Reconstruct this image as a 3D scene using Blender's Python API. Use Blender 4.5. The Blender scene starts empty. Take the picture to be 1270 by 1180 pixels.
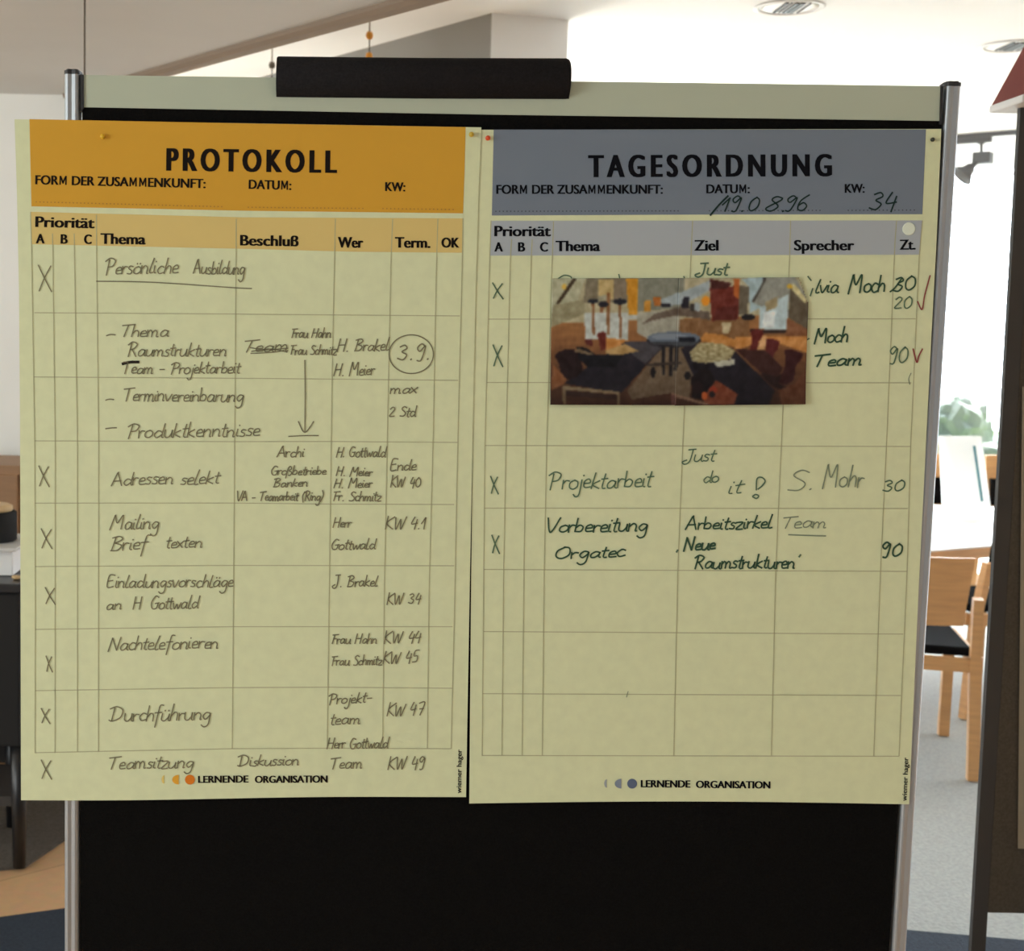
import bpy, bmesh, math, random
from mathutils import Vector, Matrix, noise

# ------------------------------------------------------------------ camera
W, H = 1270, 1180
F_PX = 1720.0
PPX, PPY = 420.0, 590.0
PITCH, ROLL = math.radians(5.9), math.radians(1.17)
CAM = Vector((0.0, -1.93, 1.60))
_f = Vector((0, math.cos(PITCH), -math.sin(PITCH)))
_r0 = Vector((1, 0, 0)); _u0 = Vector((0, math.sin(PITCH), math.cos(PITCH)))
_r = _r0 * math.cos(ROLL) + _u0 * math.sin(ROLL)
_u = -_r0 * math.sin(ROLL) + _u0 * math.cos(ROLL)
cd = bpy.data.cameras.new('camera'); cam = bpy.data.objects.new('camera', cd)
bpy.context.scene.collection.objects.link(cam)
m3 = Matrix((_r, _u, -_f)).transposed()
cam.matrix_world = Matrix.Translation(CAM) @ m3.to_4x4()
cd.sensor_fit = 'HORIZONTAL'; cd.sensor_width = 36
cd.lens = F_PX * 36 / W
cd.shift_x = (W / 2 - PPX) / W
cd.clip_start = 0.05; cd.clip_end = 300
cd.dof.use_dof = True; cd.dof.focus_distance = 1.96; cd.dof.aperture_fstop = 9.0
S = bpy.context.scene
S.camera = cam

# ------------------------------------------------------------------ world, lights, exposure
S.view_settings.view_transform = 'Standard'
S.view_settings.look = 'None'
S.view_settings.exposure = 0.0
S.view_settings.gamma = 1.0
S.view_settings.use_curve_mapping = False
SKY_FRONT, SKY_BACK = 16.0, 0.34
w = bpy.data.worlds.new('sky'); S.world = w; w.use_nodes = True
nt = w.node_tree; N = nt.nodes; L = nt.links; N.clear()
out = N.new('ShaderNodeOutputWorld'); bg = N.new('ShaderNodeBackground')
tc = N.new('ShaderNodeTexCoord'); vm = N.new('ShaderNodeVectorMath'); vm.operation = 'DOT_PRODUCT'
vm.inputs[1].default_value = Vector((0.30, 0.90, 0.25)).normalized()
mr = N.new('ShaderNodeMapRange'); mr.interpolation_type = 'SMOOTHSTEP'
mr.inputs['From Min'].default_value = 0.25; mr.inputs['From Max'].default_value = 0.85
mr.inputs['To Min'].default_value = SKY_BACK; mr.inputs['To Max'].default_value = SKY_FRONT
L.new(tc.outputs['Generated'], vm.inputs[0]); L.new(vm.outputs['Value'], mr.inputs['Value'])
L.new(mr.outputs['Result'], bg.inputs['Strength']); bg.inputs['Color'].default_value = (0.91, 0.985, 1.08, 1)
L.new(bg.outputs['Background'], out.inputs['Surface'])

def area_light(name, loc, target, sx, sy, power, color=(1, 1, 1)):
    ld = bpy.data.lights.new(name, 'AREA'); ld.shape = 'RECTANGLE'; ld.size = sx; ld.size_y = sy
    ld.energy = power; ld.color = color
    o = bpy.data.objects.new(name, ld); S.collection.objects.link(o)
    o.location = loc
    o.rotation_euler = (Vector(target) - Vector(loc)).to_track_quat('-Z', 'Y').to_euler()
    return o
sd = bpy.data.lights.new('sun', 'SUN'); sd.energy = 9.0; sd.angle = math.radians(3); sd.color = (1, .96, .88)
so = bpy.data.objects.new('sun', sd); S.collection.objects.link(so)
so.rotation_euler = Vector((-0.50, -0.62, -0.75)).to_track_quat('-Z', 'Y').to_euler()
# daylight of the window in the side of the room, left of the photographer
area_light('window_daylight', (-4.2, -2.2, 1.7), (0, 0, 1.3), 2.0, 1.6, 100, (.94, 1, 1))

area_light('left_wall_fill', (-4.6, .9, 1.7), (-1.4, 3.2, 1.5), 1.4, 1.6, 42, (1, 1, .93))  # added fill for the left wall, no window seen here
area_light('ceiling_fill', (0.1, 4.4, 1.55), (0.1, 4.4, 3.0), 1.0, 1.0, 42, (1, .97, .90))  # unseen fill without a fixture, added to brighten the ceiling strip

# ------------------------------------------------------------------ helpers
rnd = random.Random(7)
def ray(px, py):
    return _f * F_PX + _r * (px - PPX) + _u * (PPY - py)
def at(px, py, Y=0.0):
    d = ray(px, py); return CAM + d * ((Y - CAM.y) / d.y)
def gz(px, py, z=0.0):
    d = ray(px, py); return CAM + d * ((z - CAM.z) / d.z)
def lin(c):
    return tuple((v / 255 / 12.92) if v / 255 <= .04045 else ((v / 255 + .055) / 1.055) ** 2.4 for v in c)
K_LIGHT = (.69, .605, .53)
def ink(r, g, b, k=None):
    k = k or 1.0
    return tuple(min(.92, v / (q * k)) for v, q in zip(lin((r, g, b)), K_LIGHT))

def mat(name, rgb, rough=.6, metal=0.0, var=0.0, scale=20.0, bump=0.0, spec=.5, stretch=None):
    m = bpy.data.materials.new(name); m.use_nodes = True
    t = m.node_tree; b = t.nodes['Principled BSDF']
    b.inputs['Roughness'].default_value = rough; b.inputs['Metallic'].default_value = metal
    b.inputs['Specular IOR Level'].default_value = spec
    b.inputs['Base Color'].default_value = (*rgb, 1)
    if var or bump:
        co = t.nodes.new('ShaderNodeTexCoord'); mp = t.nodes.new('ShaderNodeMapping')
        t.links.new(co.outputs['Object'], mp.inputs['Vector'])
        if stretch: mp.inputs['Scale'].default_value = stretch
        nz = t.nodes.new('ShaderNodeTexNoise'); nz.inputs['Scale'].default_value = scale
        nz.inputs['Detail'].default_value = 6
        t.links.new(mp.outputs['Vector'], nz.inputs['Vector'])
        if var:
            rp = t.nodes.new('ShaderNodeMapRange')
            rp.inputs['From Min'].default_value = .3; rp.inputs['From Max'].default_value = .7
            rp.inputs['To Min'].default_value = 1 - var; rp.inputs['To Max'].default_value = 1 + var
            t.links.new(nz.outputs['Fac'], rp.inputs['Value'])
            mx = t.nodes.new('ShaderNodeVectorMath'); mx.operation = 'SCALE'
            mx.inputs[0].default_value = rgb
            t.links.new(rp.outputs['Result'], mx.inputs['Scale'])
            t.links.new(mx.outputs['Vector'], b.inputs['Base Color'])
        if bump:
            bp = t.nodes.new('ShaderNodeBump'); bp.inputs['Strength'].default_value = bump
            bp.inputs['Distance'].default_value = .01
            t.links.new(nz.outputs['Fac'], bp.inputs['Height'])
            t.links.new(bp.outputs['Normal'], b.inputs['Normal'])
    return m

class MB:
    """collects shapes and links them as ONE mesh object"""
    def __init__(s): s.v = []; s.f = []; s.smooth = set()
    def add(s, vs, fs, smooth=False):
        n = len(s.v); s.v += [tuple(p) for p in vs]
        for f in fs:
            if smooth: s.smooth.add(len(s.f))
            s.f.append(tuple(i + n for i in f))
    def prism(s, ring, off):
        """ring: points; off: extrusion vector"""
        n = len(ring); off = Vector(off); ring = [Vector(p) for p in ring]
        vs = ring + [p + off for p in ring]
        fs = [tuple(range(n)), tuple(range(2 * n - 1, n - 1, -1))]
        fs += [(i, i + n, (i + 1) % n + n, (i + 1) % n) for i in range(n)]
        s.add(vs, fs)
    def box(s, c, d, rot=0.0, bev=0.0):
        c = Vector(c); hx, hy, hz = d[0] / 2, d[1] / 2, d[2] / 2
        M = Matrix.Rotation(rot, 3, 'Z')
        bm = bmesh.new(); bmesh.ops.create_cube(bm, size=1)
        for v in bm.verts: v.co = Vector((v.co.x * d[0], v.co.y * d[1], v.co.z * d[2]))
        if bev > 0:
            bmesh.ops.bevel(bm, geom=list(bm.edges), offset=min(bev, min(d) * .45), segments=2, profile=.5, affect='EDGES')
        bm.verts.index_update()
        vs = [c + M @ v.co for v in bm.verts]; fs = [tuple(v.index for v in f.verts) for f in bm.faces]
        bm.free(); s.add(vs, fs)
    def bar(s, a, b, prof, up=(0, 0, 1), smooth=False):
        """prof: closed list of (x,y) swept from a to b"""
        a, b = Vector(a), Vector(b); d = (b - a).normalized()
        up = Vector(up)
        if abs(d.dot(up)) > .98: up = Vector((0, 1, 0))
        x = d.cross(up).normalized(); y = x.cross(d).normalized()
        n = len(prof)
        vs = [a + x * p[0] + y * p[1] for p in prof] + [b + x * p[0] + y * p[1] for p in prof]
        s.add(vs, [(i, (i + 1) % n, (i + 1) % n + n, i + n) for i in range(n)], smooth)
        s.add(vs[:n], [tuple(range(n - 1, -1, -1))]); s.add(vs[n:], [tuple(range(n))])
    def tube(s, a, b, r, n=14, smooth=True, r2=None):
        r2 = r if r2 is None else r2
        a, b = Vector(a), Vector(b); d = (b - a).normalized(); up = Vector((0, 0, 1))
        if abs(d.dot(up)) > .98: up = Vector((0, 1, 0))
        x = d.cross(up).normalized(); y = x.cross(d).normalized()
        c = [(math.cos(2 * math.pi * i / n), math.sin(2 * math.pi * i / n)) for i in range(n)]
        A = [a + (x * p + y * q) * r for p, q in c]; B = [b + (x * p + y * q) * r2 for p, q in c]
        s.add(A + B, [(i, (i + 1) % n, (i + 1) % n + n, i + n) for i in range(n)], smooth)
        s.add(A, [tuple(range(n - 1, -1, -1))]); s.add(B, [tuple(range(n))])
    def lathe(s, o, axis, prof, n=24):
        """prof: (radius, height) along axis"""
        o = Vector(o); d = Vector(axis).normalized(); up = Vector((0, 0, 1))
        if abs(d.dot(up)) > .98: up = Vector((0, 1, 0))
        x = d.cross(up).normalized(); y = x.cross(d).normalized()
        vs = []; fs = []
        for r, h in prof:
            for i in range(n):
                t = 2 * math.pi * i / n
                vs.append(o + d * h + (x * math.cos(t) + y * math.sin(t)) * r)
        for k in range(len(prof) - 1):
            for i in range(n):
                j = (i + 1) % n
                fs.append((k * n + i, k * n + j, (k + 1) * n + j, (k + 1) * n + i))
        s.add(vs, fs, True)
        if prof[0][0] > 1e-5: s.add(vs[:n], [tuple(range(n - 1, -1, -1))])
        if prof[-1][0] > 1e-5: s.add(vs[-n:], [tuple(range(n))])
    def build(s, name, material, parent=None, kind=None, fix=True):
        me = bpy.data.meshes.new(name); me.from_pydata(s.v, [], s.f)
        for i in s.smooth: me.polygons[i].use_smooth = True
        me.validate(); me.update()
        if fix:
            bm = bmesh.new(); bm.from_mesh(me)
            bmesh.ops.remove_doubles(bm, verts=bm.verts, dist=1e-6)
            bmesh.ops.recalc_face_normals(bm, faces=bm.faces); bm.to_mesh(me); bm.free()
        o = bpy.data.objects.new(name, me)
        if isinstance(material, (list, tuple)):
            for q in material: me.materials.append(q)
        else: me.materials.append(material)
        S.collection.objects.link(o)
        if parent:
            o.parent = parent; o.matrix_parent_inverse = Matrix.Translation(parent.location).inverted()
        if kind: o['kind'] = kind
        return o

def thing(name, label, cat, loc=(0, 0, 0), group=None):
    o = bpy.data.objects.new(name, None); S.collection.objects.link(o)
    o.location = loc; o.empty_display_size = .05
    return tag(o, label, cat, group)
def tag(o, label, cat, group=None):
    o['label'] = label; o['category'] = cat
    if group: o['group'] = group
    return o

def spline(pts, step=1.2, closed=False):
    """Catmull-Rom through points"""
    n = len(pts)
    if n == 2: return [Vector(p) for p in pts]
    P = [Vector(p) for p in pts]; res = []
    for i in range(n - 1):
        p0 = P[max(i - 1, 0)]; p1 = P[i]; p2 = P[i + 1]; p3 = P[min(i + 2, n - 1)]
        k = max(2, min(10, int((p2 - p1).length / step)))
        for j in range(k):
            t = j / k
            res.append(.5 * ((2 * p1) + (p2 - p0) * t + (2 * p0 - 5 * p1 + 4 * p2 - p3) * t * t + (3 * p1 - p0 - 3 * p2 + p3) * t ** 3))
    res.append(P[-1]); return res

def ribbon(mb, pts, width, Y):
    """a flat pen line through picture points lying in the plane y = Y"""
    q = [Vector((p[0], p[1])) for p in pts]
    r = [q[0]]
    for p in q[1:]:
        if (p - r[-1]).length > .05: r.append(p)
    if len(r) < 2: r.append(r[0] + Vector((.8, 0)))
    d0 = (r[1] - r[0]).normalized(); d1 = (r[-1] - r[-2]).normalized()
    r[0] = r[0] - d0 * width * .3; r[-1] = r[-1] + d1 * width * .3
    vs = []
    for i, p in enumerate(r):
        a = r[max(i - 1, 0)]; b = r[min(i + 1, len(r) - 1)]
        d = (b - a)
        if d.length < 1e-6: d = Vector((1, 0))
        d.normalize(); n = Vector((-d.y, d.x)) * width / 2
        vs += [at(p.x + n.x, p.y + n.y, Y), at(p.x - n.x, p.y - n.y, Y)]
    mb.add(vs, [(2 * i, 2 * i + 1, 2 * i + 3, 2 * i + 2) for i in range(len(r) - 1)])

# ------------------------------------------------------------------ materials
M = {}
M['paper'] = mat('paper', ink(190, 186, 144), .7, spec=.06, var=.03, scale=60)
M['orange'] = mat('orange_print', ink(184, 133, 45), .65, spec=.06)
M['light_orange'] = mat('light_orange_print', ink(190, 161, 97), .65, spec=.06)
M['blue'] = mat('blue_grey_print', ink(104, 108, 113), .65, spec=.06)
M['light_blue'] = mat('light_grey_print', ink(150, 150, 147), .65, spec=.06)
M['black_ink'] = mat('black_ink', ink(24, 18, 14), .6, spec=.06)
M['grid_ink'] = mat('ruling_ink', ink(158, 150, 112), .7, spec=.06)
M['pen'] = mat('grey_brown_pen', ink(112, 103, 76), .7, spec=.06)
M['marker'] = mat('black_marker', ink(40, 34, 28), .7, spec=.06)
M['green_pen'] = mat('green_pen', ink(82, 99, 74), .7, spec=.06)
M['dark_green_pen'] = mat('dark_green_pen', ink(54, 74, 54), .7, spec=.06)
M['pale_green_pen'] = mat('pale_green_pen', ink(116, 120, 94), .7, spec=.06)
M['red_pen'] = mat('red_pen', ink(128, 66, 58), .7, spec=.06)
M['dot_orange'] = mat('dot_orange', ink(190, 103, 32), .65, spec=.06)
M['dot_mid'] = mat('dot_mid_orange', ink(200, 140, 48), .65, spec=.06)
M['dot_pale'] = mat('dot_pale_orange', ink(202, 172, 95), .65, spec=.06)
M['dot_blue'] = mat('dot_blue', ink(84, 90, 104), .65, spec=.06)
M['dot_midblue'] = mat('dot_mid_blue', ink(112, 116, 122), .65, spec=.06)
M['dot_paleblue'] = mat('dot_pale_blue', ink(140, 140, 134), .65, spec=.06)
M['felt'] = mat('black_felt', (.007, .0068, .0065), .95, var=.25, scale=400, bump=.2, spec=.03)
M['alu'] = mat('brushed_aluminium', (.40, .43, .45), .45, .65)
M['rail'] = mat('beige_grey_rail', ink(156, 156, 132, .95), .5, spec=.35)
M['black_plastic'] = mat('black_plastic', (.02, .02, .022), .5)
M['foam'] = mat('black_foam', (.016, .015, .016), .75, var=.2, scale=300, spec=.065)
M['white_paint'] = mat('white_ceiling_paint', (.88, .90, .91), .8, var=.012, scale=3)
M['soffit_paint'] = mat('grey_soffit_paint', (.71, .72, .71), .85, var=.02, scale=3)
M['wall_paint'] = mat('cream_wall_paint', (.91, .93, .90), .85, var=.02, scale=3)
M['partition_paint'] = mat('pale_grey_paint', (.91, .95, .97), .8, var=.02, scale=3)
M['partition_shade'] = mat('shaded_wall_tone', (.33, .33, .33), .8, var=.02, scale=3)
M['lip'] = mat('shaded_soffit_edge', (.28, .215, .16), .7)
M['wood'] = mat('beech_wood', (.63, .345, .145), .45, var=.10, scale=6, stretch=(1, 1, 9))
M['brown_wood'] = mat('brown_cabinet_wood', (.33, .18, .085), .5, var=.12, scale=5, stretch=(1, 1, 8))
M['pale_wood'] = mat('pale_lid_wood', (.62, .43, .21), .5, var=.08, scale=8)
M['black_leather'] = mat('black_cushion', (.008, .008, .009), .9, spec=.04)
M['white_top'] = mat('white_laminate', (.85, .85, .84), .4)
M['white_card'] = mat('white_card', (.88, .88, .86), .7)
def translucent():
    m = bpy.data.materials.new('thin_white_card'); m.use_nodes = True; t = m.node_tree; b = t.nodes['Principled BSDF']; o = t.nodes['Material Output']
    b.inputs['Base Color'].default_value = (.9, .9, .89, 1); b.inputs['Roughness'].default_value = .7
    tl_ = t.nodes.new('ShaderNodeBsdfTranslucent'); tl_.inputs['Color'].default_value = (.9, .9, .89, 1)
    mx = t.nodes.new('ShaderNodeMixShader'); mx.inputs['Fac'].default_value = .5
    t.links.new(b.outputs[0], mx.inputs[1]); t.links.new(tl_.outputs[0], mx.inputs[2]); t.links.new(mx.outputs[0], o.inputs['Surface'])
    return m
M['thin_card'] = translucent()
M['teal'] = mat('teal_strip', (.05, .22, .26), .5)
M['black_lacquer'] = mat('black_lacquer', (.012, .012, .013), .35)
M['black_matte'] = mat('black_cloth', (.012, .012, .012), .9)
M['red'] = mat('red_roof_paint', (.19, .022, .014), .7)
M['taupe'] = mat('taupe_felt', (.088, .078, .062), .95, var=.15, scale=200, spec=.1)
M['dark_alu'] = mat('dark_anodised_metal', (.05, .048, .045), .75, 0.0)
M['grey_carpet'] = mat('grey_carpet', (.34, .355, .345), .95, var=.12, scale=90, bump=.3, spec=.1)
M['blue_rug'] = mat('dark_blue_rug', (.035, .045, .062), .95, var=.2, scale=150, bump=.3, spec=.1)
M['floor_shade'] = mat('dark_grey_floor_shade', (.105, .092, .078), .95, var=.25, scale=90, bump=.3, spec=.1)
M['cable'] = mat('steel_cable', (.20, .17, .14), .4, .6)
M['orange_bead'] = mat('orange_bead', (.75, .32, .03), .4)
M['spot_grey'] = mat('grey_spotlight_metal', (.10, .10, .105), .5, .2)
M['reflector'] = mat('bright_reflector', (.85, .85, .85), .2, .9)
M['grass'] = mat('meadow', (.16, .22, .07), .95, var=.3, scale=.4)
M['bark'] = mat('bark', (.12, .085, .055), .9, var=.2, scale=6)
M['frame'] = mat('white_window_frame', (.75, .75, .74), .5)
M['pin_yellow'] = mat('yellow_plastic', (.75, .47, .02), .35)
M['pin_olive'] = mat('amber_plastic', (.62, .44, .04), .35)
M['pin_red'] = mat('red_plastic', (.75, .09, .02), .35)
M['pin_dark'] = mat('dark_green_plastic', (.02, .03, .02), .35)
M['sticker'] = mat('white_sticker', ink(196, 196, 172), .6)

# parquet floor
def parquet():
    m = bpy.data.materials.new('parquet'); m.use_nodes = True; t = m.node_tree; b = t.nodes['Principled BSDF']
    co = t.nodes.new('ShaderNodeTexCoord'); mp = t.nodes.new('ShaderNodeMapping')
    mp.inputs['Rotation'].default_value = (0, 0, math.radians(-40))
    br = t.nodes.new('ShaderNodeTexBrick'); br.inputs['Scale'].default_value = 1.0
    br.inputs['Brick Width'].default_value = 1.8; br.inputs['Row Height'].default_value = .30
    br.inputs['Mortar Size'].default_value = .002
    br.inputs['Color1'].default_value = (.62, .39, .21, 1); br.inputs['Color2'].default_value = (.70, .44, .24, 1)
    br.inputs['Mortar'].default_value = (.35, .20, .10, 1)
    nz = t.nodes.new('ShaderNodeTexNoise'); nz.inputs['Scale'].default_value = 30
    mx = t.nodes.new('ShaderNodeMix'); mx.data_type = 'RGBA'; mx.blend_type = 'MULTIPLY'; mx.inputs['Factor'].default_value = .25
    t.links.new(co.outputs['Object'], mp.inputs['Vector']); t.links.new(mp.outputs['Vector'], br.inputs['Vector'])
    t.links.new(mp.outputs['Vector'], nz.inputs['Vector'])
    t.links.new(br.outputs['Color'], mx.inputs['A']); t.links.new(nz.outputs['Color'], mx.inputs['B'])
    t.links.new(mx.outputs['Result'], b.inputs['Base Color']); b.inputs['Roughness'].default_value = .35
    return m
M['parquet'] = parquet()
# leaves: hazy pale greens
def leaf_mat(name, a, c):
    m = bpy.data.materials.new(name); m.use_nodes = True; t = m.node_tree; b = t.nodes['Principled BSDF']
    co = t.nodes.new('ShaderNodeTexCoord'); nz = t.nodes.new('ShaderNodeTexNoise'); nz.inputs['Scale'].default_value = 1.1
    rp = t.nodes.new('ShaderNodeValToRGB'); rp.color_ramp.elements[0].color = (*a, 1); rp.color_ramp.elements[1].color = (*c, 1)
    rp.color_ramp.elements[0].position = .35; rp.color_ramp.elements[1].position = .65
    t.links.new(co.outputs['Object'], nz.inputs['Vector']); t.links.new(nz.outputs['Fac'], rp.inputs['Fac'])
    t.links.new(rp.outputs['Color'], b.inputs['Base Color']); b.inputs['Roughness'].default_value = .7
    return m
M['leaf'] = leaf_mat('pale_green_leaves', (.32, .45, .38), (.68, .72, .62))
M['leaf2'] = leaf_mat('teal_green_leaves', (.28, .44, .39), (.58, .68, .60))
M['leaf3'] = leaf_mat('dry_green_leaves', (.50, .50, .40), (.74, .68, .58))
def glass_mat():
    m = bpy.data.materials.new('window_glass'); m.use_nodes = True; t = m.node_tree; t.nodes.remove(t.nodes['Principled BSDF'])
    o = t.nodes['Material Output']; tr = t.nodes.new('ShaderNodeBsdfTransparent'); gl = t.nodes.new('ShaderNodeBsdfGlossy')
    gl.inputs['Roughness'].default_value = .02; mx = t.nodes.new('ShaderNodeMixShader'); mx.inputs['Fac'].default_value = .06
    tr.inputs['Color'].default_value = (.96, .98, .97, 1)
    t.links.new(tr.outputs[0], mx.inputs[1]); t.links.new(gl.outputs[0], mx.inputs[2]); t.links.new(mx.outputs[0], o.inputs['Surface'])
    return m
M['glass'] = glass_mat()

def cw(x, d, z=0.0):
    """x and distance ahead of the camera -> world"""
    return Vector((x, d + CAM.y, z))

# ------------------------------------------------------------------ the room
CEIL, LOW = 2.75, 2.45
b = MB(); b.prism([(-6, -5, -.2), (8, -5, -.2), (8, 7.3, -.2), (-6, 7.3, -.2)], (0, 0, .2)); b.build('floor', M['parquet'], kind='structure')
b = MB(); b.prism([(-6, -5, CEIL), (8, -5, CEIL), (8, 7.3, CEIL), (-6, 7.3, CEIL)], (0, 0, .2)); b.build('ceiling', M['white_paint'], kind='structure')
# lowered ceiling, the shade on its rounded edge put into a brown colour
P1 = gz(188, 91, LOW); P2 = gz(512, 0, LOW); u = (P2 - P1).normalized()
Fp = P1 - u * ((3.30 - P1.y) / -u.y); Np = P2 + u * 4.0
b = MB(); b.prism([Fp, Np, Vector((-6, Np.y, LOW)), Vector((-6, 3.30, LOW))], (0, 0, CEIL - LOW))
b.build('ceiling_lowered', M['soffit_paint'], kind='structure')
nrm = Vector((-u.y, u.x, 0));
if nrm.y < 0: nrm = -nrm
b = MB()
prof = [(-.045, .0), (-.043, -.012), (-.03, -.022), (.0, -.026), (.022, -.018), (.034, .0), (.036, .03), (.036, .30), (0, .30), (0, .0)]
n = len(prof)
vs = [Fp + nrm * p[0] + Vector((0, 0, p[1])) for p in prof] + [Np + nrm * p[0] + Vector((0, 0, p[1])) for p in prof]
b.add(vs, [(i, (i + 1) % n, (i + 1) % n + n, i + n) for i in range(n)] + [tuple(range(n)), tuple(range(2 * n - 1, n - 1, -1))])
b.build('trim_1', M['lip'], kind='structure')
# left wall, below the lowered ceiling
b = MB(); b.box((-3.37, 3.36, LOW / 2), (5.24, .12, LOW)); b.build('wall_left', M['wall_paint'], kind='structure')
# grey corner wall reaching the ceiling
A = gz(610, 16, CEIL); B = gz(705, 25, CEIL); Ck = gz(344, 90, CEIL); dl = (Ck - A)
ring = [A, B, B + dl * 1.6, A + dl * 1.6]
b = MB(); b.prism([Vector((p.x, p.y, 0)) for p in ring], (0, 0, CEIL)); wc = b.build('wall_corner', [M['partition_paint'], M['partition_shade']], kind='structure')
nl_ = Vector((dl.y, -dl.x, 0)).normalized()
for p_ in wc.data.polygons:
    if abs(p_.normal.dot(nl_)) > .95 and (p_.center - A).length < (p_.center - B).length: p_.material_index = 1   # shade on its long side put into a darker grey
# window wall at the far side
WY = 7.3
b = MB()
b.box((-4.75, WY + .1, CEIL / 2), (2.5, .2, CEIL)); b.box((7.5, WY + .1, CEIL / 2), (1.0, .2, CEIL))
b.build('wall_back', M['wall_paint'], kind='structure')
b = MB()
for x in (-3.47, -1.4, .9, 3.1, 5.15, 6.97): b.box((x, WY + .1, 1.375), (.06, .07, 2.75))
for z in (.03, 2.735): b.box((1.75, WY + .1, z), (10.5, .06, .03 if z > 1 else .06))
win = b.build('window_1', M['frame'], kind='structure')
b = MB(); b.box((1.75, WY + .1, 1.39), (10.4, .008, 2.66)); b.build('pane', M['glass'], win)

# ------------------------------------------------------------------ floor coverings
def rug(name, ring, z, material, label, cat='rug'):
    b = MB(); b.prism([Vector((p.x, p.y, 0)) for p in ring], (0, 0, z)); o = b.build(name, material)
    return tag(o, label, cat)
e0, e1 = gz(1122, 1157), gz(1270, 1170); du = (e1 - e0).normalized()
ring_c = [e0 - du * .42, e1 + du * 1.6, Vector((6.6, 7.1, 0)), Vector((1.6, 7.1, 0))]
rug('carpet', ring_c, .008, M['grey_carpet'], 'light grey carpet under the wooden chairs by the bright window', 'carpet')
rug('rug', [e0 - du * .9 + Vector((0, -.004, 0)), e1 + du * 1.4 + Vector((0, -.004, 0)), e1 + du * 1.4 + Vector((0.1, -1.2, 0)), e0 - du * .9 + Vector((0.1, -1.2, 0))], .010,
    M['blue_rug'], 'dark blue rug strip on the right, along the edge of the light grey carpet')
l0, l1 = gz(0, 1142), gz(80, 1131); dv = (l1 - l0).normalized()
rug('rug', [l0 - dv * 1.2, l1 + dv * .35, l1 + dv * .35 + Vector((.1, -1.3, 0)), l0 - dv * 1.2 + Vector((0, -1.5, 0))], .010,
    M['blue_rug'], 'dark blue rug on the parquet at the lower left')
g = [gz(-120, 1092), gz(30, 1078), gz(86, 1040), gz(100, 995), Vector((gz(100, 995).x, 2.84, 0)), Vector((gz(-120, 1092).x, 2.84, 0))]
rug('rug', g, .008, M['floor_shade'], 'dark grey patch standing in for the shadow of the black sideboard on the parquet')  # soft shadow under the sideboard, laid as a thin dark sheet

# ------------------------------------------------------------------ the pinboard with the two posters
PF = 0.0                       # front of the posts
lt, lb = at(91, 92, .014), at(90.5, 1180, .014)
rt, rb = at(1178.5, 107, .014), at(1113.0, 1150, .014)
def down(a, c, z): return a + (c - a) * ((z - a.z) / (c.z - a.z))
pin = thing('pinboard', 'large black felt pinboard on aluminium posts, carrying the orange and the blue poster', 'pinboard', ((lt.x + rt.x) / 2, .014, 0))
prof = []
hw = .0108
for i in range(24):
    t = 2 * math.pi * i / 24; c, s_ = math.cos(t), math.sin(t)
    prof.append((hw * (abs(c) ** .55) * (1 if c >= 0 else -1), .0140 * (abs(s_) ** .55) * (1 if s_ >= 0 else -1)))
# shallow groove in the front and back
prof = [(x, y * (.86 if abs(x) < .002 else 1)) for x, y in prof]
for top, bot in ((lt, lb), (rt, rb)):
    b = MB(); b.bar(down(top, bot, .05), top, prof, up=(0, 1, 0)); p = b.build('post', M['alu'], pin)
    b = MB(); d = (top - bot).normalized()
    b.bar(top - d * .002, top + d * .003, [(x * 1.06, y * 1.03) for x, y in prof], up=(0, 1, 0))
    b.bar(top + d * .003, top + d * .005, [(x * .8, y * .85) for x, y in prof], up=(0, 1, 0))
    b.build('end_cap', M['black_plastic'], p)
    f = down(top, bot, .05)
    b = MB(); b.box((f.x, f.y, .03), (.04, .50, .035), bev=.01)
    for sy in (-1, 1): b.tube((f.x, f.y + sy * .22, .004), (f.x, f.y + sy * .22, .013), .02)
    b.build('foot', M['alu'], pin)
def pquad(pts, Y0, Y1, name, material, parent):
    b = MB(); b.prism([at(x, y, Y0) for x, y in pts], (0, Y1 - Y0, 0)); return b.build(name, material, parent)
rail = pquad([(104, 93), (600, 99.5), (1167, 107), (1167, 150), (600, 142), (104, 133)], .003, .025, 'top_rail', M['rail'], pin)
pquad([(99.5, 92), (103.5, 92.5), (104, 133.5), (101, 138), (100, 138)], .001, .026, 'rail_bracket', M['black_plastic'], pin)
pquad([(1167, 106), (1170, 107), (1168.5, 154), (1165.5, 154)], .001, .026, 'rail_bracket', M['black_plastic'], pin)
tl, tr_ = at(102, 132, .004), at(1168.5, 149, .004)
bl, br_ = down(tl, at(99.5, 1180, .004), .42), down(tr_, at(1104.5, 1150, .004), .42)
b = MB(); b.prism([tl, tr_, br_, bl], (0, .02, 0)); b.build('felt_panel', M['felt'], pin)
# bottom rail of the board
b = MB(); b.prism([bl, br_, br_ - Vector((0, 0, .04)), bl - Vector((0, 0, .04))], (0, .02, 0)); b.build('bottom_rail', M['rail'], pin)

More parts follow.
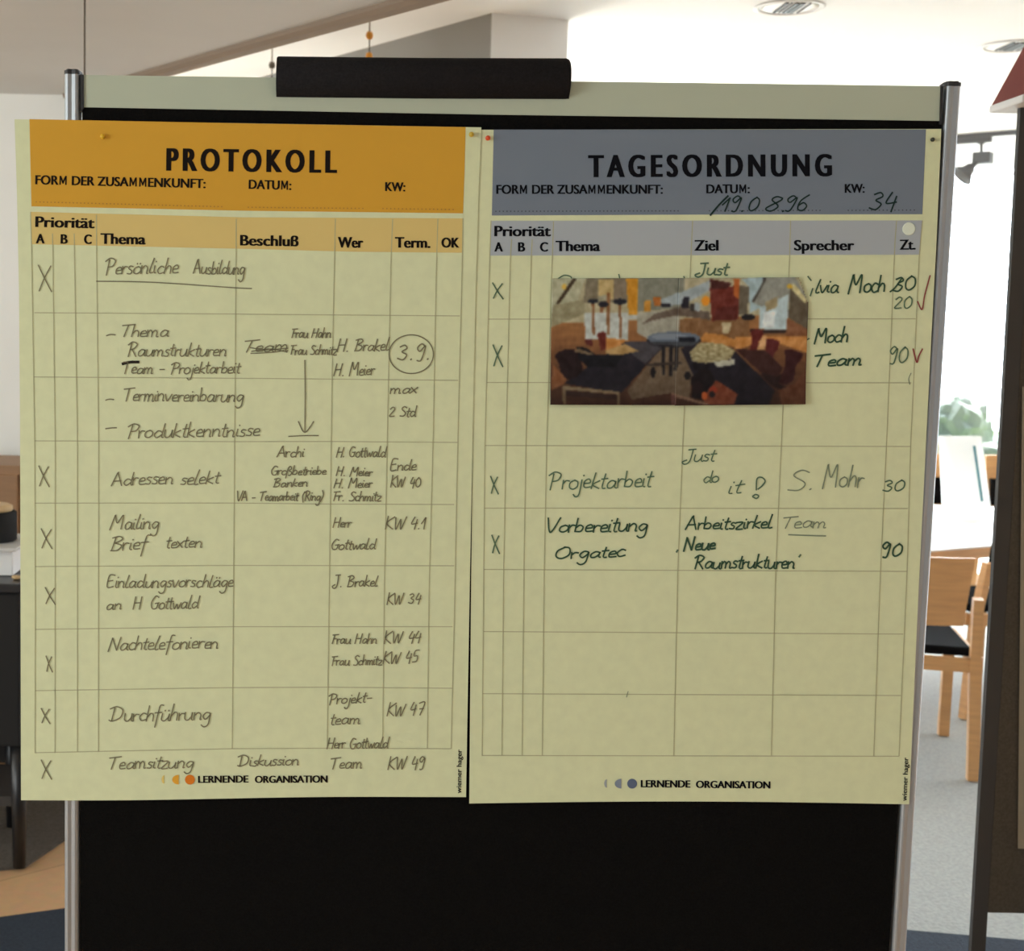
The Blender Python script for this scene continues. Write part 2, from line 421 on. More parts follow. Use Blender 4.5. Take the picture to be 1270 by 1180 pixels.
# black foam roll with a slot, pushed over the top rail
ra, rb2 = at(343.5, 97.5, .014), at(705, 100, .014)
R = .0292
ring2 = []
for i in range(29):
    t = math.radians(-66 + (360 - 48) * i / 28)
    ring2.append((R * math.cos(t), R * math.sin(t)))
ring2 += [(-.0112, -R * .9), (-.0112, .004), (.0112, .004), (.0112, -R * .9)]
dx = (rb2 - ra).normalized(); upv = Vector((0, 0, 1))
b = MB(); n = len(ring2)
secs = []
for k, (t, sc) in enumerate(((0, .95), (.004, 1), (.5, 1), (.988, 1), (.996, .96), (1.0, .88))):
    c = ra + (rb2 - ra) * t + Vector((0, 0, -.0007 * math.sin(math.pi * t)))
    sec = []
    for j, (y, z) in enumerate(ring2):
        q = sc if j < 29 else 1.0
        sec.append(c + Vector((0, y * q, z * q)))
    secs.append(sec)
vs = [p for s_ in secs for p in s_]
for k in range(len(secs) - 1):
    for i in range(n):
        j = (i + 1) % n; b.add([], [])
        b.f.append((k * n + i, k * n + j, (k + 1) * n + j, (k + 1) * n + i))
        if i < 28: b.smooth.add(len(b.f) - 1)
b.v = [tuple(p) for p in vs]
b.f.append(tuple(range(n))); b.f.append(tuple(range((len(secs) - 1) * n, len(secs) * n)))
tag(b.build('foam_roll', M['foam']), 'black foam roll pushed over the top rail of the pinboard', 'roll')

# ---- lettering helpers
def text_mesh(txt, spacing=1.0, bold=.018):
    cu = bpy.data.curves.new('lettering', 'FONT'); cu.body = txt; cu.size = 1; cu.offset = bold
    cu.space_character = spacing; cu.resolution_u = 4
    o = bpy.data.objects.new('lettering', cu); S.collection.objects.link(o)
    bpy.context.view_layer.update()
    dg = bpy.context.evaluated_depsgraph_get(); e = o.evaluated_get(dg); me = e.to_mesh()
    v = [tuple(p.co) for p in me.vertices]; f = [tuple(p.vertices) for p in me.polygons]
    e.to_mesh_clear(); bpy.data.objects.remove(o); bpy.data.curves.remove(cu)
    return v, f
CAP = None
def printed(name, txt, p0, p1, cap, Y, material, parent, spacing=1.0, bold=.018, vertical=False):
    """p0, p1: ends of the baseline in the photograph, cap: height of the capitals"""
    global CAP
    if CAP is None:
        hv, _ = text_mesh('H', bold=0); CAP = max(q[1] for q in hv)
    v, f = text_mesh(txt, spacing, .004)
    x0 = min(q[0] for q in v); x1 = max(q[0] for q in v)
    p0, p1 = Vector(p0), Vector(p1); d = p1 - p0; un = d.normalized(); up = Vector((un.y, -un.x))
    # the capital M of the built-in letters is replaced by a bold one with a clear notch
    ms = []
    for i, ch in enumerate(txt):
        if ch != 'M': continue
        pre = max([q[0] for q in text_mesh(txt[:i] + 'I', spacing, .004)[0]]) if i else 0
        pm_ = text_mesh(txt[:i + 1], spacing, .004)[0]; R_ = max(q[0] for q in pm_)
        wM = text_mesh('M', spacing, .004)[0]; wM = max(q[0] for q in wM) - min(q[0] for q in wM)
        ms.append((R_ - wM, R_))
    f = [fc_ for fc_ in f if not any(all(l_ - .004 <= v[k][0] <= r_ + .004 for k in fc_) for l_, r_ in ms)]
    b = MB(); e = bold * cap * 1.4
    L_ = d.length - 2 * e
    for k in (-1, -.33, .33, 1):           # the strokes widened sideways, so the letters read bold
        vs = []
        for q in v:
            p = p0 + un * (e + L_ * (q[0] - x0) / (x1 - x0) + k * e) + up * (q[1] / CAP * cap)
            vs.append(at(p.x, p.y, Y - .00002 * k))
        b.add(vs, f)
    for l_, r_ in ms:
        vs = []
        for a_, h_ in ((.05, 0), (.05, 1), (.25, 1), (.5, .45), (.75, 1), (.95, 1), (.95, 0), (.78, 0), (.78, .62), (.55, .12), (.45, .12), (.22, .62), (.22, 0)):
            q = l_ + (r_ - l_) * a_; p = p0 + un * (e + L_ * (q - x0) / (x1 - x0)) + up * (h_ * cap); vs.append(at(p.x, p.y, Y - .00003))
        b.add(vs, [tuple(range(len(vs)))])
    return b.build(name, material, parent, fix=False)

# ---- a hand-writing alphabet of single pen strokes: advance, strokes (x-height 1, ascender 2)
G = {}
def g_(ch, adv, s):
    G[ch] = (adv, [[tuple(float(q) for q in p.split(',')) for p in st.split()] for st in s.split(';')])
g_('a', 1.05, '.8,.85 .45,1 .1,.6 .15,.1 .5,.08 .8,.55 .85,.95 .8,.2 1.0,.05')
g_('b', .95, '.05,2 .05,.1;.05,.6 .4,1 .75,.7 .6,.1 .05,.1')
g_('c', .85, '.75,.85 .4,1 .05,.5 .3,0 .8,.15')
g_('d', 1.1, '.8,.8 .4,1 .05,.45 .35,0 .8,.4;.98,2 .85,.2 1.05,.05')
g_('e', .8, '.05,.5 .65,.6 .5,1 .1,.75 .15,.1 .75,.12')
g_('f', .7, '.85,1.85 .5,1.85 .35,1 .15,-.8;.0,.95 .7,1.0')
g_('g', 1.0, '.8,.9 .4,1 .1,.5 .4,.05 .8,.6 .85,.9 .8,-.6 .4,-1 .05,-.7')
g_('h', .9, '.12,2 0,0;.05,.5 .4,1 .68,.8 .72,0')
g_('i', .4, '.1,1 .08,.15 .3,.05;.2,1.45 .22,1.55')
g_('j', .45, '.25,1 .2,-.7 -.1,-1 -.35,-.7;.35,1.45 .37,1.55')
g_('k', .85, '.14,2 0,0;.7,1 .1,.5 .75,0')
g_('l', .5, '.3,2 .05,.3 .2,0 .45,.1')
g_('m', 1.35, '0,1 .05,0;.05,.6 .3,1 .52,.7 .52,0;.55,.6 .82,1 1.05,.7 1.05,.02 1.25,.05')
g_('n', .95, '0,1 .05,0;.05,.6 .4,1 .7,.7 .7,.02 .85,.05')
g_('o', .95, '.5,1 .1,.75 .08,.2 .45,0 .82,.3 .8,.8 .5,1')
g_('ö', .95, '.5,1 .1,.75 .08,.2 .45,0 .82,.3 .8,.8 .5,1;.3,1.35 .32,1.48;.65,1.35 .67,1.48')
g_('p', .95, '.1,1 0,-1;.1,.6 .45,1 .8,.65 .6,.1 .1,.1')
g_('r', .65, '0,1 .05,0;.05,.6 .28,.95 .6,.9')
g_('s', .72, '.65,.9 .3,1 .15,.7 .55,.4 .45,.03 .05,.08')
g_('t', .6, '.3,1.7 .2,.15 .5,.02;0,1.08 .6,1.15')
g_('u', 1.0, '.05,1 .05,.2 .4,0 .75,.5 .8,1 .8,.1 1,.02')
g_('ü', 1.0, '.05,1 .05,.2 .4,0 .75,.5 .8,1 .8,.1 1,.02;.25,1.35 .27,1.48;.65,1.35 .67,1.48')
g_('ä', 1.05, '.8,.85 .45,1 .1,.6 .15,.1 .5,.08 .8,.55 .85,.95 .8,.2 1.0,.05;.3,1.35 .32,1.48;.7,1.35 .72,1.48')
g_('v', .85, '0,1 .35,0 .8,1')
g_('w', 1.2, '0,1 .25,0 .58,.8 .8,0 1.15,1')
g_('x', .85, '0,1 .7,0;.75,1 0,0')
g_('z', .85, '0,1 .7,1 .05,0 .75,0')
g_('ß', .9, '-.1,-.6 .15,1.6 .5,1.9 .7,1.4 .3,1.0 .8,.6 .6,0 .3,0')
g_('A', 1.35, '0,0 .5,2 .6,2;.55,2 1.15,0;.15,.7 1.0,.75')
g_('B', 1.2, '.25,1.9 .1,0;-.1,1.8 .6,2 .95,1.6 .3,1.05;.3,1.05 1.0,.7 .7,.05 .0,0')
g_('D', 1.5, '.3,1.8 .2,0;-.2,1.7 .5,2 1.2,1.5 1.1,.5 .3,0 -.1,.15')
g_('E', 1.1, '.95,1.95 .2,1.9 .1,.05 .9,.1;.15,1.0 .75,1.1')
g_('F', 1.0, '1.1,1.95 .0,1.85;.4,1.9 .2,0;.25,1.0 .8,1.05')
g_('G', 1.25, '1.0,1.8 .5,2 .05,1.0 .3,.1 .9,.1 1.05,.9;.6,.85 1.2,.95')
g_('H', 1.3, '.2,2 .0,0;1.15,2 .95,0;.1,1.0 1.05,1.05')
g_('J', 1.0, '.1,1.9 .9,1.95;.6,1.95 .55,.2 .1,-.3 -.25,.05 .2,.35')
g_('K', 1.15, '.15,2 0,0;1.1,1.9 .1,.95 1.0,0')
g_('M', 1.7, '.0,-.1 .3,2 .35,1.9;.32,2 .75,.9 1.3,2 1.35,0')
g_('N', 1.35, '0,-.1 .2,1.9;.2,1.9 .95,.05;.95,.05 1.15,2')
g_('O', 1.45, '.7,1.8 .1,1.2 .15,.3 .7,0 1.25,.6 1.1,1.6 .6,1.8')
g_('P', 1.2, '.3,1.8 .15,-.1;-.15,1.6 .4,2 1.0,1.7 .8,1.05 .3,.9')
g_('R', 1.25, '.3,1.8 .15,0;-.1,1.6 .4,2 1.0,1.7 .7,1.1 .25,.95;.45,1.0 1.1,0')
g_('S', 1.0, '.95,1.75 .5,2 .15,1.5 .85,.7 .6,.05 .0,.1')
g_('T', 1.25, '-.05,1.75 1.3,1.95;.6,1.85 .4,0')
g_('V', 1.25, '0,2 .5,0 1.2,2')
g_('W', 1.6, '0,1.8 .3,0 .75,1.5 1.0,0 1.5,1.9')
g_('Z', 1.1, '.1,1.9 .95,1.95 .05,0 .95,.05')
g_('0', 1.1, '.55,1.8 .1,1.2 .15,.3 .5,0 .95,.5 .9,1.4 .5,1.8')
g_('1', .75, '.0,.9 .5,1.9;.5,1.9 .45,0')
g_('2', 1.1, '.1,1.4 .5,1.8 .85,1.4 .1,.1 .9,.1')
g_('3', 1.1, '.1,1.6 .55,1.8 .8,1.4 .35,1.0 .85,.6 .55,.02 .0,.2')
g_('4', 1.1, '.4,1.9 .1,.8 .9,.9;.8,1.5 .65,-.1')
g_('5', 1.1, '.9,1.9 .3,1.8 .2,1.0 .75,1.0 .75,.2 .1,.05')
g_('6', 1.1, '.8,1.8 .2,1.1 .15,.2 .6,0 .85,.5 .5,.9 .15,.6')
g_('7', 1.1, '.1,1.75 .95,1.85 .5,0;.3,.9 .9,.95')
g_('8', 1.1, '.8,1.6 .4,1.8 .2,1.4 .8,.6 .5,0 .1,.35 .75,1.3 .8,1.6')
g_('9', 1.1, '.85,1.5 .45,1.85 .1,1.4 .4,1.0 .85,1.6 .7,.0 .3,-.05')
g_('.', .5, '.15,.02 .22,.1')
g_(',', .5, '.2,.2 .05,-.4')
g_('-', .9, '.1,.7 .75,.72')
g_('(', .6, '.5,2 .1,1 .35,-.3')
g_(')', .6, '.1,2 .45,1 .0,-.3')
g_('"', .7, '.1,2 .05,1.6;.4,2 .35,1.6')
def hand(parent, Y, material, txt, x0, y0, x1, y1, xh, wd=1.5, name='handwritten_note', mb=None, slant=.14):
    pen = 0.0; st = []
    r = random.Random(txt + str(int(x0)))
    for ch in txt:
        if ch == ' ': pen += .8; continue
        adv, ss = G[ch]
        k = 1 + r.uniform(-.08, .08); dy = r.uniform(-.07, .07); dr = r.uniform(-.03, .05)
        for s_ in ss:
            st.append([(pen + x + (slant + dr) * y, y * k + dy) for x, y in s_])
        pen += adv * (1 + r.uniform(-.06, .06))
    a = min(p[0] for s_ in st for p in s_); c = max(p[0] for s_ in st for p in s_)
    d = Vector((x1 - x0, y1 - y0)); own = mb is None; mb = mb or MB()
    for s_ in st:
        pts = [(x0 + d.x * (x - a) / (c - a), y0 + d.y * (x - a) / (c - a) - y * xh) for x, y in s_]
        ribbon(mb, spline(pts), wd, Y)
    if own: return mb.build(name, material, parent, fix=False)
def marks(parent, Y, material, strokes, wd, name):
    mb = MB()
    for s_ in strokes: ribbon(mb, spline(s_), wd, Y)
    return mb.build(name, material, parent, fix=False)
def cross(parent, Y, material, x0, y0, x1, y1, wd=1.4):
    return marks(parent, Y, material, [[(x0, y0), ((x0 + x1) / 2, (y0 + y1) / 2 + 1), (x1, y1)], [(x1 - 1, y0 + 1), ((x0 + x1) / 2 - 1, (y0 + y1) / 2), (x0 + 1, y1 - 1)]], wd, 'cross_mark')
def flat(parent, Y, material, pts, name):
    b = MB(); b.add([at(x, y, Y) for x, y in pts], [tuple(range(len(pts)))]); return b.build(name, material, parent, fix=False)
def disc(parent, Y, material, cx, cy, r, name, part='full'):
    if part == 'full': pts = [(cx + r * math.cos(t * math.pi / 14), cy + r * math.sin(t * math.pi / 14)) for t in range(28)]
    elif part == 'half': pts = [(cx + r * .35 - 1.35 * r * abs(math.cos(t * math.pi / 14)) * (1 if 7 <= t <= 21 else 0), cy + r * math.sin(t * math.pi / 14)) for t in range(7, 22)]
    else:
        pts = [(cx - r * .6 * math.sin(t * math.pi / 10) + .0, cy - r * math.cos(t * math.pi / 10)) for t in range(11)]
        pts += [(cx - r * .1 * math.sin(t * math.pi / 10) + .4, cy - r * math.cos(t * math.pi / 10)) for t in range(10, -1, -1)]
    return flat(parent, Y, material, pts, name)
def ruling(parent, Y, lines, wd=1.05):
    b = MB()
    for l in lines: ribbon(b, [Vector(p) for p in l], wd, Y)
    return b.build('ruling', M['grid_ink'], parent, fix=False)
def dots(parent, Y, material, x0, y0, x1, y1, step=4.6):
    b = MB(); n = max(1, int((x1 - x0) / step))
    for i in range(n + 1):
        x = x0 + (x1 - x0) * i / n; y = y0 + (y1 - y0) * i / n
        b.add([at(x + dx, y + dy, Y) for dx, dy in ((-.7, -.7), (.7, -.7), (.7, .7), (-.7, .7))], [(0, 1, 2, 3)])
    return b.build('dotted_line', material, parent, fix=False)

# ---- orange poster
Y = -.0024
po = thing('poster', 'orange headed paper poster on the left half of the pinboard, filled in by hand', 'poster', at(300, 990, Y))
b = MB()
left = [(18, 148), (21, 240), (23.5, 360), (24.8, 520), (25.5, 760), (26, 993)]
right = [(597, 158), (593.5, 240), (590, 360), (587.5, 470), (582, 760), (578, 988.5)]
nu = 24; vs = []; nl = len(left)
for i in range(nl):
    for j in range(nu + 1):
        t = j / nu
        x = left[i][0] + (right[i][0] - left[i][0]) * t; y = left[i][1] + (right[i][1] - left[i][1]) * t
        if i == nl - 1: y += 1.0 * math.sin(t * math.pi * 2.2)
        vs.append((x, y))
def sheet(parent, vs, nu, nl, Y, th, material):
    b = MB(); n = len(vs)
    P = [at(x, y, Y) for x, y in vs] + [at(x, y, Y) + Vector((0, th, 0)) for x, y in vs]
    fs = []
    for i in range(nl - 1):
        for j in range(nu):
            q = (i * (nu + 1) + j, i * (nu + 1) + j + 1, (i + 1) * (nu + 1) + j + 1, (i + 1) * (nu + 1) + j)
            fs.append(q); fs.append(tuple(k + n for k in reversed(q)))
    edge = [j for j in range(nu + 1)] + [i * (nu + 1) + nu for i in range(1, nl)] + [(nl - 1) * (nu + 1) + j for j in range(nu - 1, -1, -1)] + [i * (nu + 1) for i in range(nl - 2, 0, -1)]
    for a, c in zip(edge, edge[1:] + edge[:1]): fs.append((a, a + n, c + n, c))
    b.add(P, fs); return b.build('sheet', material, parent)
sheet(po, vs, nu, nl, Y, .0004, M['paper'])
Y1, Y2, Y3, Y4 = Y - .0003, Y - .0005, Y - .0007, Y - .0009
flat(po, Y1, M['orange'], [(36.5, 147.8), (300, 153), (577.5, 157.7), (576, 215), (574.3, 264.7), (300, 261.4), (39, 256)], 'title_band')
flat(po, Y1, M['light_orange'], [(38, 262.8), (300, 269.6), (574.2, 271), (573.2, 313.6), (440, 312.4), (315, 309), (39.8, 303)], 'column_heading_band')
vl = [[(38, 263), (39, 303), (43, 548), (43.6, 760), (43.3, 934)], [(65, 290), (65.4, 309), (68.4, 548), (68.2, 934)], [(92, 290), (92.2, 309), (96, 548), (96, 933)],
      [(119.5, 267), (119.7, 309), (122.3, 548), (122, 932)], [(293, 272), (292.8, 310), (291, 548), (288, 929)], [(416, 272), (414.7, 325), (411.8, 470), (408, 760), (405.7, 929)],
      [(487, 272), (485, 320), (480.6, 530), (476.5, 740), (474.5, 929)], [(543, 272), (541, 340), (537.5, 530), (532, 740), (530, 929)], [(574.2, 271), (573, 340), (568, 540), (564, 740), (559.5, 929)]]
hl = [[(43, 388), (290, 389.6), (320, 390), (570, 392)], [(42, 467.7), (320, 469.5), (568, 472)], [(43, 547), (290, 548), (412, 547.8), (568, 549)],
      [(43.6, 624.3), (290, 624.2), (409, 625.4), (563, 626)], [(43.6, 703), (290, 701.6), (563, 702)], [(43.6, 781), (288, 777.6), (561, 777.6)],
      [(43.6, 857), (288, 853.2), (407, 852.7), (561, 854)], [(43.3, 934), (288, 929), (407, 928.4), (559.5, 929)]]
ruling(po, Y2, vl + hl)
K = M['black_ink']
printed('title_lettering', 'PROTOKOLL', (206, 211.5), (418, 214.5), 27.5, Y3, K, po, bold=.042, spacing=1.42)
for t, p0, p1, c in (('FORM DER ZUSAMMENKUNFT:', (43.6, 228.6), (255, 233.4), 11.2), ('DATUM:', (308.3, 234.2), (361.4, 235.6), 11.2), ('KW:', (477.6, 237), (502.7, 237.4), 11)):
    printed('printed_word', t, p0, p1, c, Y3, K, po, bold=.034)
for t, p0, p1, c in (('Priorität', (43.6, 281.5), (117.3, 283.2), 13), ('A', (44.3, 301.8), (55.4, 302), 11.5), ('B', (75, 302.2), (84, 302.4), 11.5), ('C', (104, 302.5), (113.8, 302.7), 11.5),
                     ('Thema', (124.4, 302.5), (180.6, 303.2), 13), ('Beschluß', (297.6, 304.5), (370.4, 305.6), 13), ('Wer', (418.8, 307), (450.7, 307.4), 13),
                     ('Term.', (489.7, 307.2), (533.9, 307.5), 13), ('OK', (547.3, 307), (569.8, 307.2), 12), ):
    printed('printed_word', t, p0, p1, c, Y3, K, po, bold=.042)
for t, x0, x1 in (('LERNENDE', 245.6, 308.2), ('ORGANISATION', 316, 406.4)):
    printed('printed_word', t, (x0, 971.4), (x1, 970.9), 8.6, Y3, K, po, bold=.042)
printed('printed_word', 'wiemer hager', (572, 984.5), (572.6, 930), 6.0, Y3, K, po, bold=.02)
B_ = mat('brown_dots', ink(150, 100, 35), .7)
dots(po, Y3, B_, 45, 250.5, 275, 256.5); dots(po, Y3, B_, 308, 257.2, 450, 258.6); dots(po, Y3, B_, 475, 258.8, 562, 260)
disc(po, Y3, M['dot_orange'], 235.5, 967.4, 6.1, 'logo_dot'); disc(po, Y3, M['dot_mid'], 219.5, 967.4, 6.0, 'logo_half_moon', 'half'); disc(po, Y3, M['dot_pale'], 203.5, 967.2, 5.2, 'logo_crescent', 'thin')
p = M['pen']
for t in (('Persönliche', 131, 340, 221, 338.5, 9.5), ('Ausbildung', 239.7, 339.5, 303.5, 341, 8.5), ('Thema', 152, 417.5, 209, 418, 8), ('Raumstrukturen', 159, 442, 280, 441.5, 8.5),
          ('Team - Projektarbeit', 153, 464, 299, 463, 7.5), ('Terminvereinbarung', 154, 497.5, 302, 498.5, 8.5), ('Produktkenntnisse', 159, 543.5, 322, 541, 9),
          ('Adressen', 138, 602.8, 214, 600.5, 8.5), ('selekt', 224, 601.5, 274, 600, 8.5), ('Mailing', 136, 657, 197, 656.5, 9), ('Brief', 137, 683, 187, 682, 9), ('texten', 207, 680, 250, 679, 8),
          ('Einladungsvorschläge', 133, 729, 289, 728.5, 8), ('an', 133, 757, 150, 756, 7), ('H', 165, 756, 176, 756, 8), ('Gottwald', 188, 756, 248, 755, 8), ('Nachtelefonieren', 134, 807.5, 270, 804, 8.5),
          ('Durchführung', 135, 895.5, 261, 893, 9.5), ('Teamsitzung', 136, 954.5, 240, 952.5, 8), ('Frau Hahn', 362, 419, 410, 419, 6), ('Frau Schmitz', 361, 440, 418, 440, 6),
          ('H. Brakel', 418, 436, 483, 435, 7.5), ('H. Meier', 414, 466.5, 465, 465.5, 7.5), ('max', 484, 488.5, 518, 488, 6.5), ('2 Std', 483, 517, 517, 517, 6.5), ('Archi', 343.5, 567, 377.5, 566.5, 6.5),
          ('Großbetriebe', 337, 589.5, 404.5, 589, 5.5), ('Banken', 339, 604.5, 381, 603.5, 5), ('VA - Teamarbeit (Ring)', 294.6, 621.5, 401, 621, 5.8), ('H. Gottwald', 417, 567, 480, 567, 6.5),
          ('H. Meier', 417, 590.5, 462, 590.5, 5.5), ('H. Meier', 414, 605.5, 462, 605, 5.5), ('Fr. Schmitz', 414, 621.5, 473, 621.5, 6), ('Ende', 484.5, 584, 516, 583, 7), ('KW 40', 484.5, 604.7, 521.6, 604.7, 7),
          ('Herr', 413, 654.5, 436, 654, 6), ('Gottwald', 412, 682, 467, 681, 6.5), ('KW 4.1', 478, 657, 528, 656, 8), ('J. Brakel', 412, 728.5, 469, 727.5, 7), ('KW 34', 480, 750, 522, 749, 7),
          ('Frau Hahn', 412, 799, 467, 798.5, 6), ('Frau Schmitz', 412, 826, 474, 825, 6), ('KW 44', 476.5, 798.5, 522, 797.5, 7.5), ('KW 45', 475, 823.5, 520, 822, 7.5), ('Projekt-', 408, 874, 461, 871, 6.5),
          ('team', 410.6, 899, 446, 898.5, 7), ('Herr Gottwald', 405.5, 929, 483, 928.5, 7), ('KW 47', 480, 888.5, 527, 887, 8), ('Diskussion', 294.6, 951, 370, 949, 7), ('Team', 410.6, 954, 448.5, 953.5, 7.5), ('KW 49', 481, 955, 527, 954, 8)):
    hand(po, Y4, p, *t)
hand(po, Y4, p, '3.9.', 493, 447, 531, 446, 10.5, 1.7)
marks(po, Y4, p, [[(510 + 27.5 * math.cos(t * math.pi / 12 - 1.2), 439.5 + 24 * math.sin(t * math.pi / 12 - 1.2)) for t in range(26)]], 1.4, 'drawn_circle')
mb = MB(); hand(po, Y4, p, 'Team', 304, 437, 357, 436, 7.5, 1.5, mb=mb)
for s_ in ([(309, 431), (330, 434), (357, 432)], [(312, 436), (335, 433), (356, 437)], [(311, 438.5), (340, 437), (354, 434)]): ribbon(mb, spline(s_), 1.3, Y4)
mb.build('crossed_out_note', p, po, fix=False)
marks(po, Y4, p, [[(378, 447), (378.5, 490), (378, 536)], [(370, 523), (378, 536.5), (389, 523)], [(358, 541.5), (377, 540.5), (395, 540.5)]], 1.4, 'drawn_arrow')
marks(po, Y4, p, [[(119.5, 349), (190, 350.3), (290, 357), (312, 358)]], 1.4, 'underline')
marks(po, Y4, M['marker'], [[(152, 451.5), (160, 449.5), (172, 449.2)]], 3.4, 'bold_stroke')
for s_ in ([(132, 416.5), (137, 415), (143, 415.5)], [(131, 496.5), (136, 495.3), (141, 495.8)], [(131, 532), (138, 531), (144.5, 530.8)]): marks(po, Y4, p, [s_], 1.5, 'dash')
for c in ((47.5, 329, 64, 362), (48, 578, 61, 604), (51, 656, 64.5, 681), (56, 729, 68.5, 750), (57, 814, 65, 834), (51, 879, 62, 898), (51, 943, 64, 967)): cross(po, Y4, p, *c)

# ---- blue poster
Y = -.0012
pb = thing('poster', 'blue-grey headed paper poster on the right half of the pinboard, filled in by hand', 'poster', at(860, 990, Y))
left = [(588, 161), (589, 300), (588, 420), (586, 560), (584, 760), (582, 997)]
right = [(1167.5, 160), (1161.5, 300), (1155, 420), (1148, 560), (1138, 760), (1127.5, 998)]
vs = []
for i in range(6):
    for j in range(nu + 1):
        t = j / nu
        x = left[i][0] + (right[i][0] - left[i][0]) * t; y = left[i][1] + (right[i][1] - left[i][1]) * t
        if i == 5: y -= 3.0 * math.sin(t * math.pi)
        vs.append((x, y))
sheet(pb, vs, nu, 6, Y, .0004, M['paper'])
Y1, Y2, Y3, Y4 = Y - .0003, Y - .0005, Y - .0007, Y - .0009
flat(pb, Y1, M['blue'], [(612.3, 160.8), (1148.5, 160.6), (1144, 265.8), (870, 266.2), (610, 267.4)], 'title_band')
flat(pb, Y1, M['light_blue'], [(609.3, 274), (1144, 273.5), (1141, 316), (608, 317.2)], 'column_heading_band')
vl = [[(609, 274), (607.5, 317), (601.4, 555), (600, 706), (598, 937.4)], [(634.5, 297), (633, 320), (627.5, 552), (624.7, 706), (622.5, 937)], [(660, 297), (659, 317), (652.3, 552), (649.8, 706), (647.6, 937)],
      [(686.5, 275), (685, 317), (678, 553), (675, 706), (672.5, 937)], [(859, 274), (857, 317), (846.8, 553), (840.7, 706), (835.6, 937)], [(980.5, 274), (979.3, 320), (969, 553), (962, 709), (956.7, 937)],
      [(1112, 274), (1110, 300), (1099.5, 552), (1092, 709), (1083.7, 937.5)], [(1144, 274), (1140, 319), (1129.5, 553), (1125, 709), (1115, 938)]]
hl = [[(606, 396), (1135.3, 395.6)], [(604, 474.6), (1130, 475)], [(602, 552.8), (850, 553.3), (1128.5, 554)], [(600.5, 630.5), (1125.5, 631)], [(600, 706.6), (1125, 709)], [(599.5, 783.6), (1120, 786.8)],
      [(599, 860.7), (1117, 863)], [(598, 937.4), (1114.5, 938.4)]]
ruling(pb, Y2, vl + hl)
KB = mat('blue_black_ink', ink(14, 14, 17), .7, spec=.06)
printed('title_lettering', 'TAGESORDNUNG', (729.4, 219.7), (1032, 218.5), 27, Y3, KB, pb, bold=.042, spacing=1.42)
for t, p0, p1, c in (('FORM DER ZUSAMMENKUNFT:', (615.5, 240.5), (822.2, 240.3), 11), ('DATUM:', (876, 239.8), (930, 239.6), 10.8), ('KW:', (1047.7, 239.2), (1072.5, 239), 10.8)):
    printed('printed_word', t, p0, p1, c, Y3, KB, pb, bold=.034)
for t, p0, p1, c in (('Priorität', (613, 293), (683.3, 293), 12.7), ('A', (613, 312), (623.8, 312), 11.3), ('B', (642.4, 312), (651.4, 312), 11.3), ('C', (669.6, 312), (679.8, 312), 11.3),
                     ('Thema', (689, 311.6), (744.5, 311.4), 12.7), ('Ziel', (861, 311), (891.3, 310.8), 13), ('Sprecher', (984.6, 310.7), (1059.7, 310.5), 12.7), ('Zt.', (1115.7, 309.8), (1135.8, 309.6), 12.3)):
    printed('printed_word', t, p0, p1, c, Y3, KB, pb, bold=.042)
for t, x0, x1 in (('LERNENDE', 794.6, 856.3), ('ORGANISATION', 863, 955.5)):
    printed('printed_word', t, (x0, 976.8 if x0 < 800 else 977.6), (x1, 977.2 if x0 < 800 else 978.4), 8.8, Y3, KB, pb, bold=.042)
printed('printed_word', 'wiemer hager', (1124.5, 994), (1126.6, 940), 6.0, Y3, KB, pb, bold=.02)
B2 = mat('dark_dots', ink(60, 62, 66), .7)
dots(pb, Y3, B2, 615, 262.2, 841, 261.6); dots(pb, Y3, B2, 880, 261.5, 1017, 261); dots(pb, Y3, B2, 1052, 261, 1134, 260.6)
disc(pb, Y3, M['dot_blue'], 784, 972.4, 6.1, 'logo_dot'); disc(pb, Y3, M['dot_midblue'], 768.5, 972.4, 6.0, 'logo_half_moon', 'half'); disc(pb, Y3, M['dot_paleblue'], 752.5, 972.2, 5.2, 'logo_crescent', 'thin')
gp, dg_, lg = M['green_pen'], M['dark_green_pen'], M['pale_green_pen']
mb = MB(); ink_b = mat('date_pen', ink(30, 44, 38), .7, spec=.06)
hand(pb, Y4, ink_b, '19.', 896, 262, 921, 262, 9.2, 1.8, mb=mb, slant=.25); hand(pb, Y4, ink_b, '0', 929, 262, 942, 262, 9.5, 1.8, mb=mb, slant=.25); hand(pb, Y4, ink_b, '8.', 950, 262, 972, 262, 9.5, 1.8, mb=mb, slant=.25)
hand(pb, Y4, ink_b, '96', 974, 261.5, 1004, 261.5, 10, 1.8, mb=mb, slant=.25); ribbon(mb, spline([(881, 267), (892, 254), (903, 243)]), 2.2, Y4)
mb.build('handwritten_date', ink_b, pb, fix=False)
hand(pb, Y4, ink_b, '34', 1078, 261, 1112, 261, 11.5, 1.9, slant=.2)
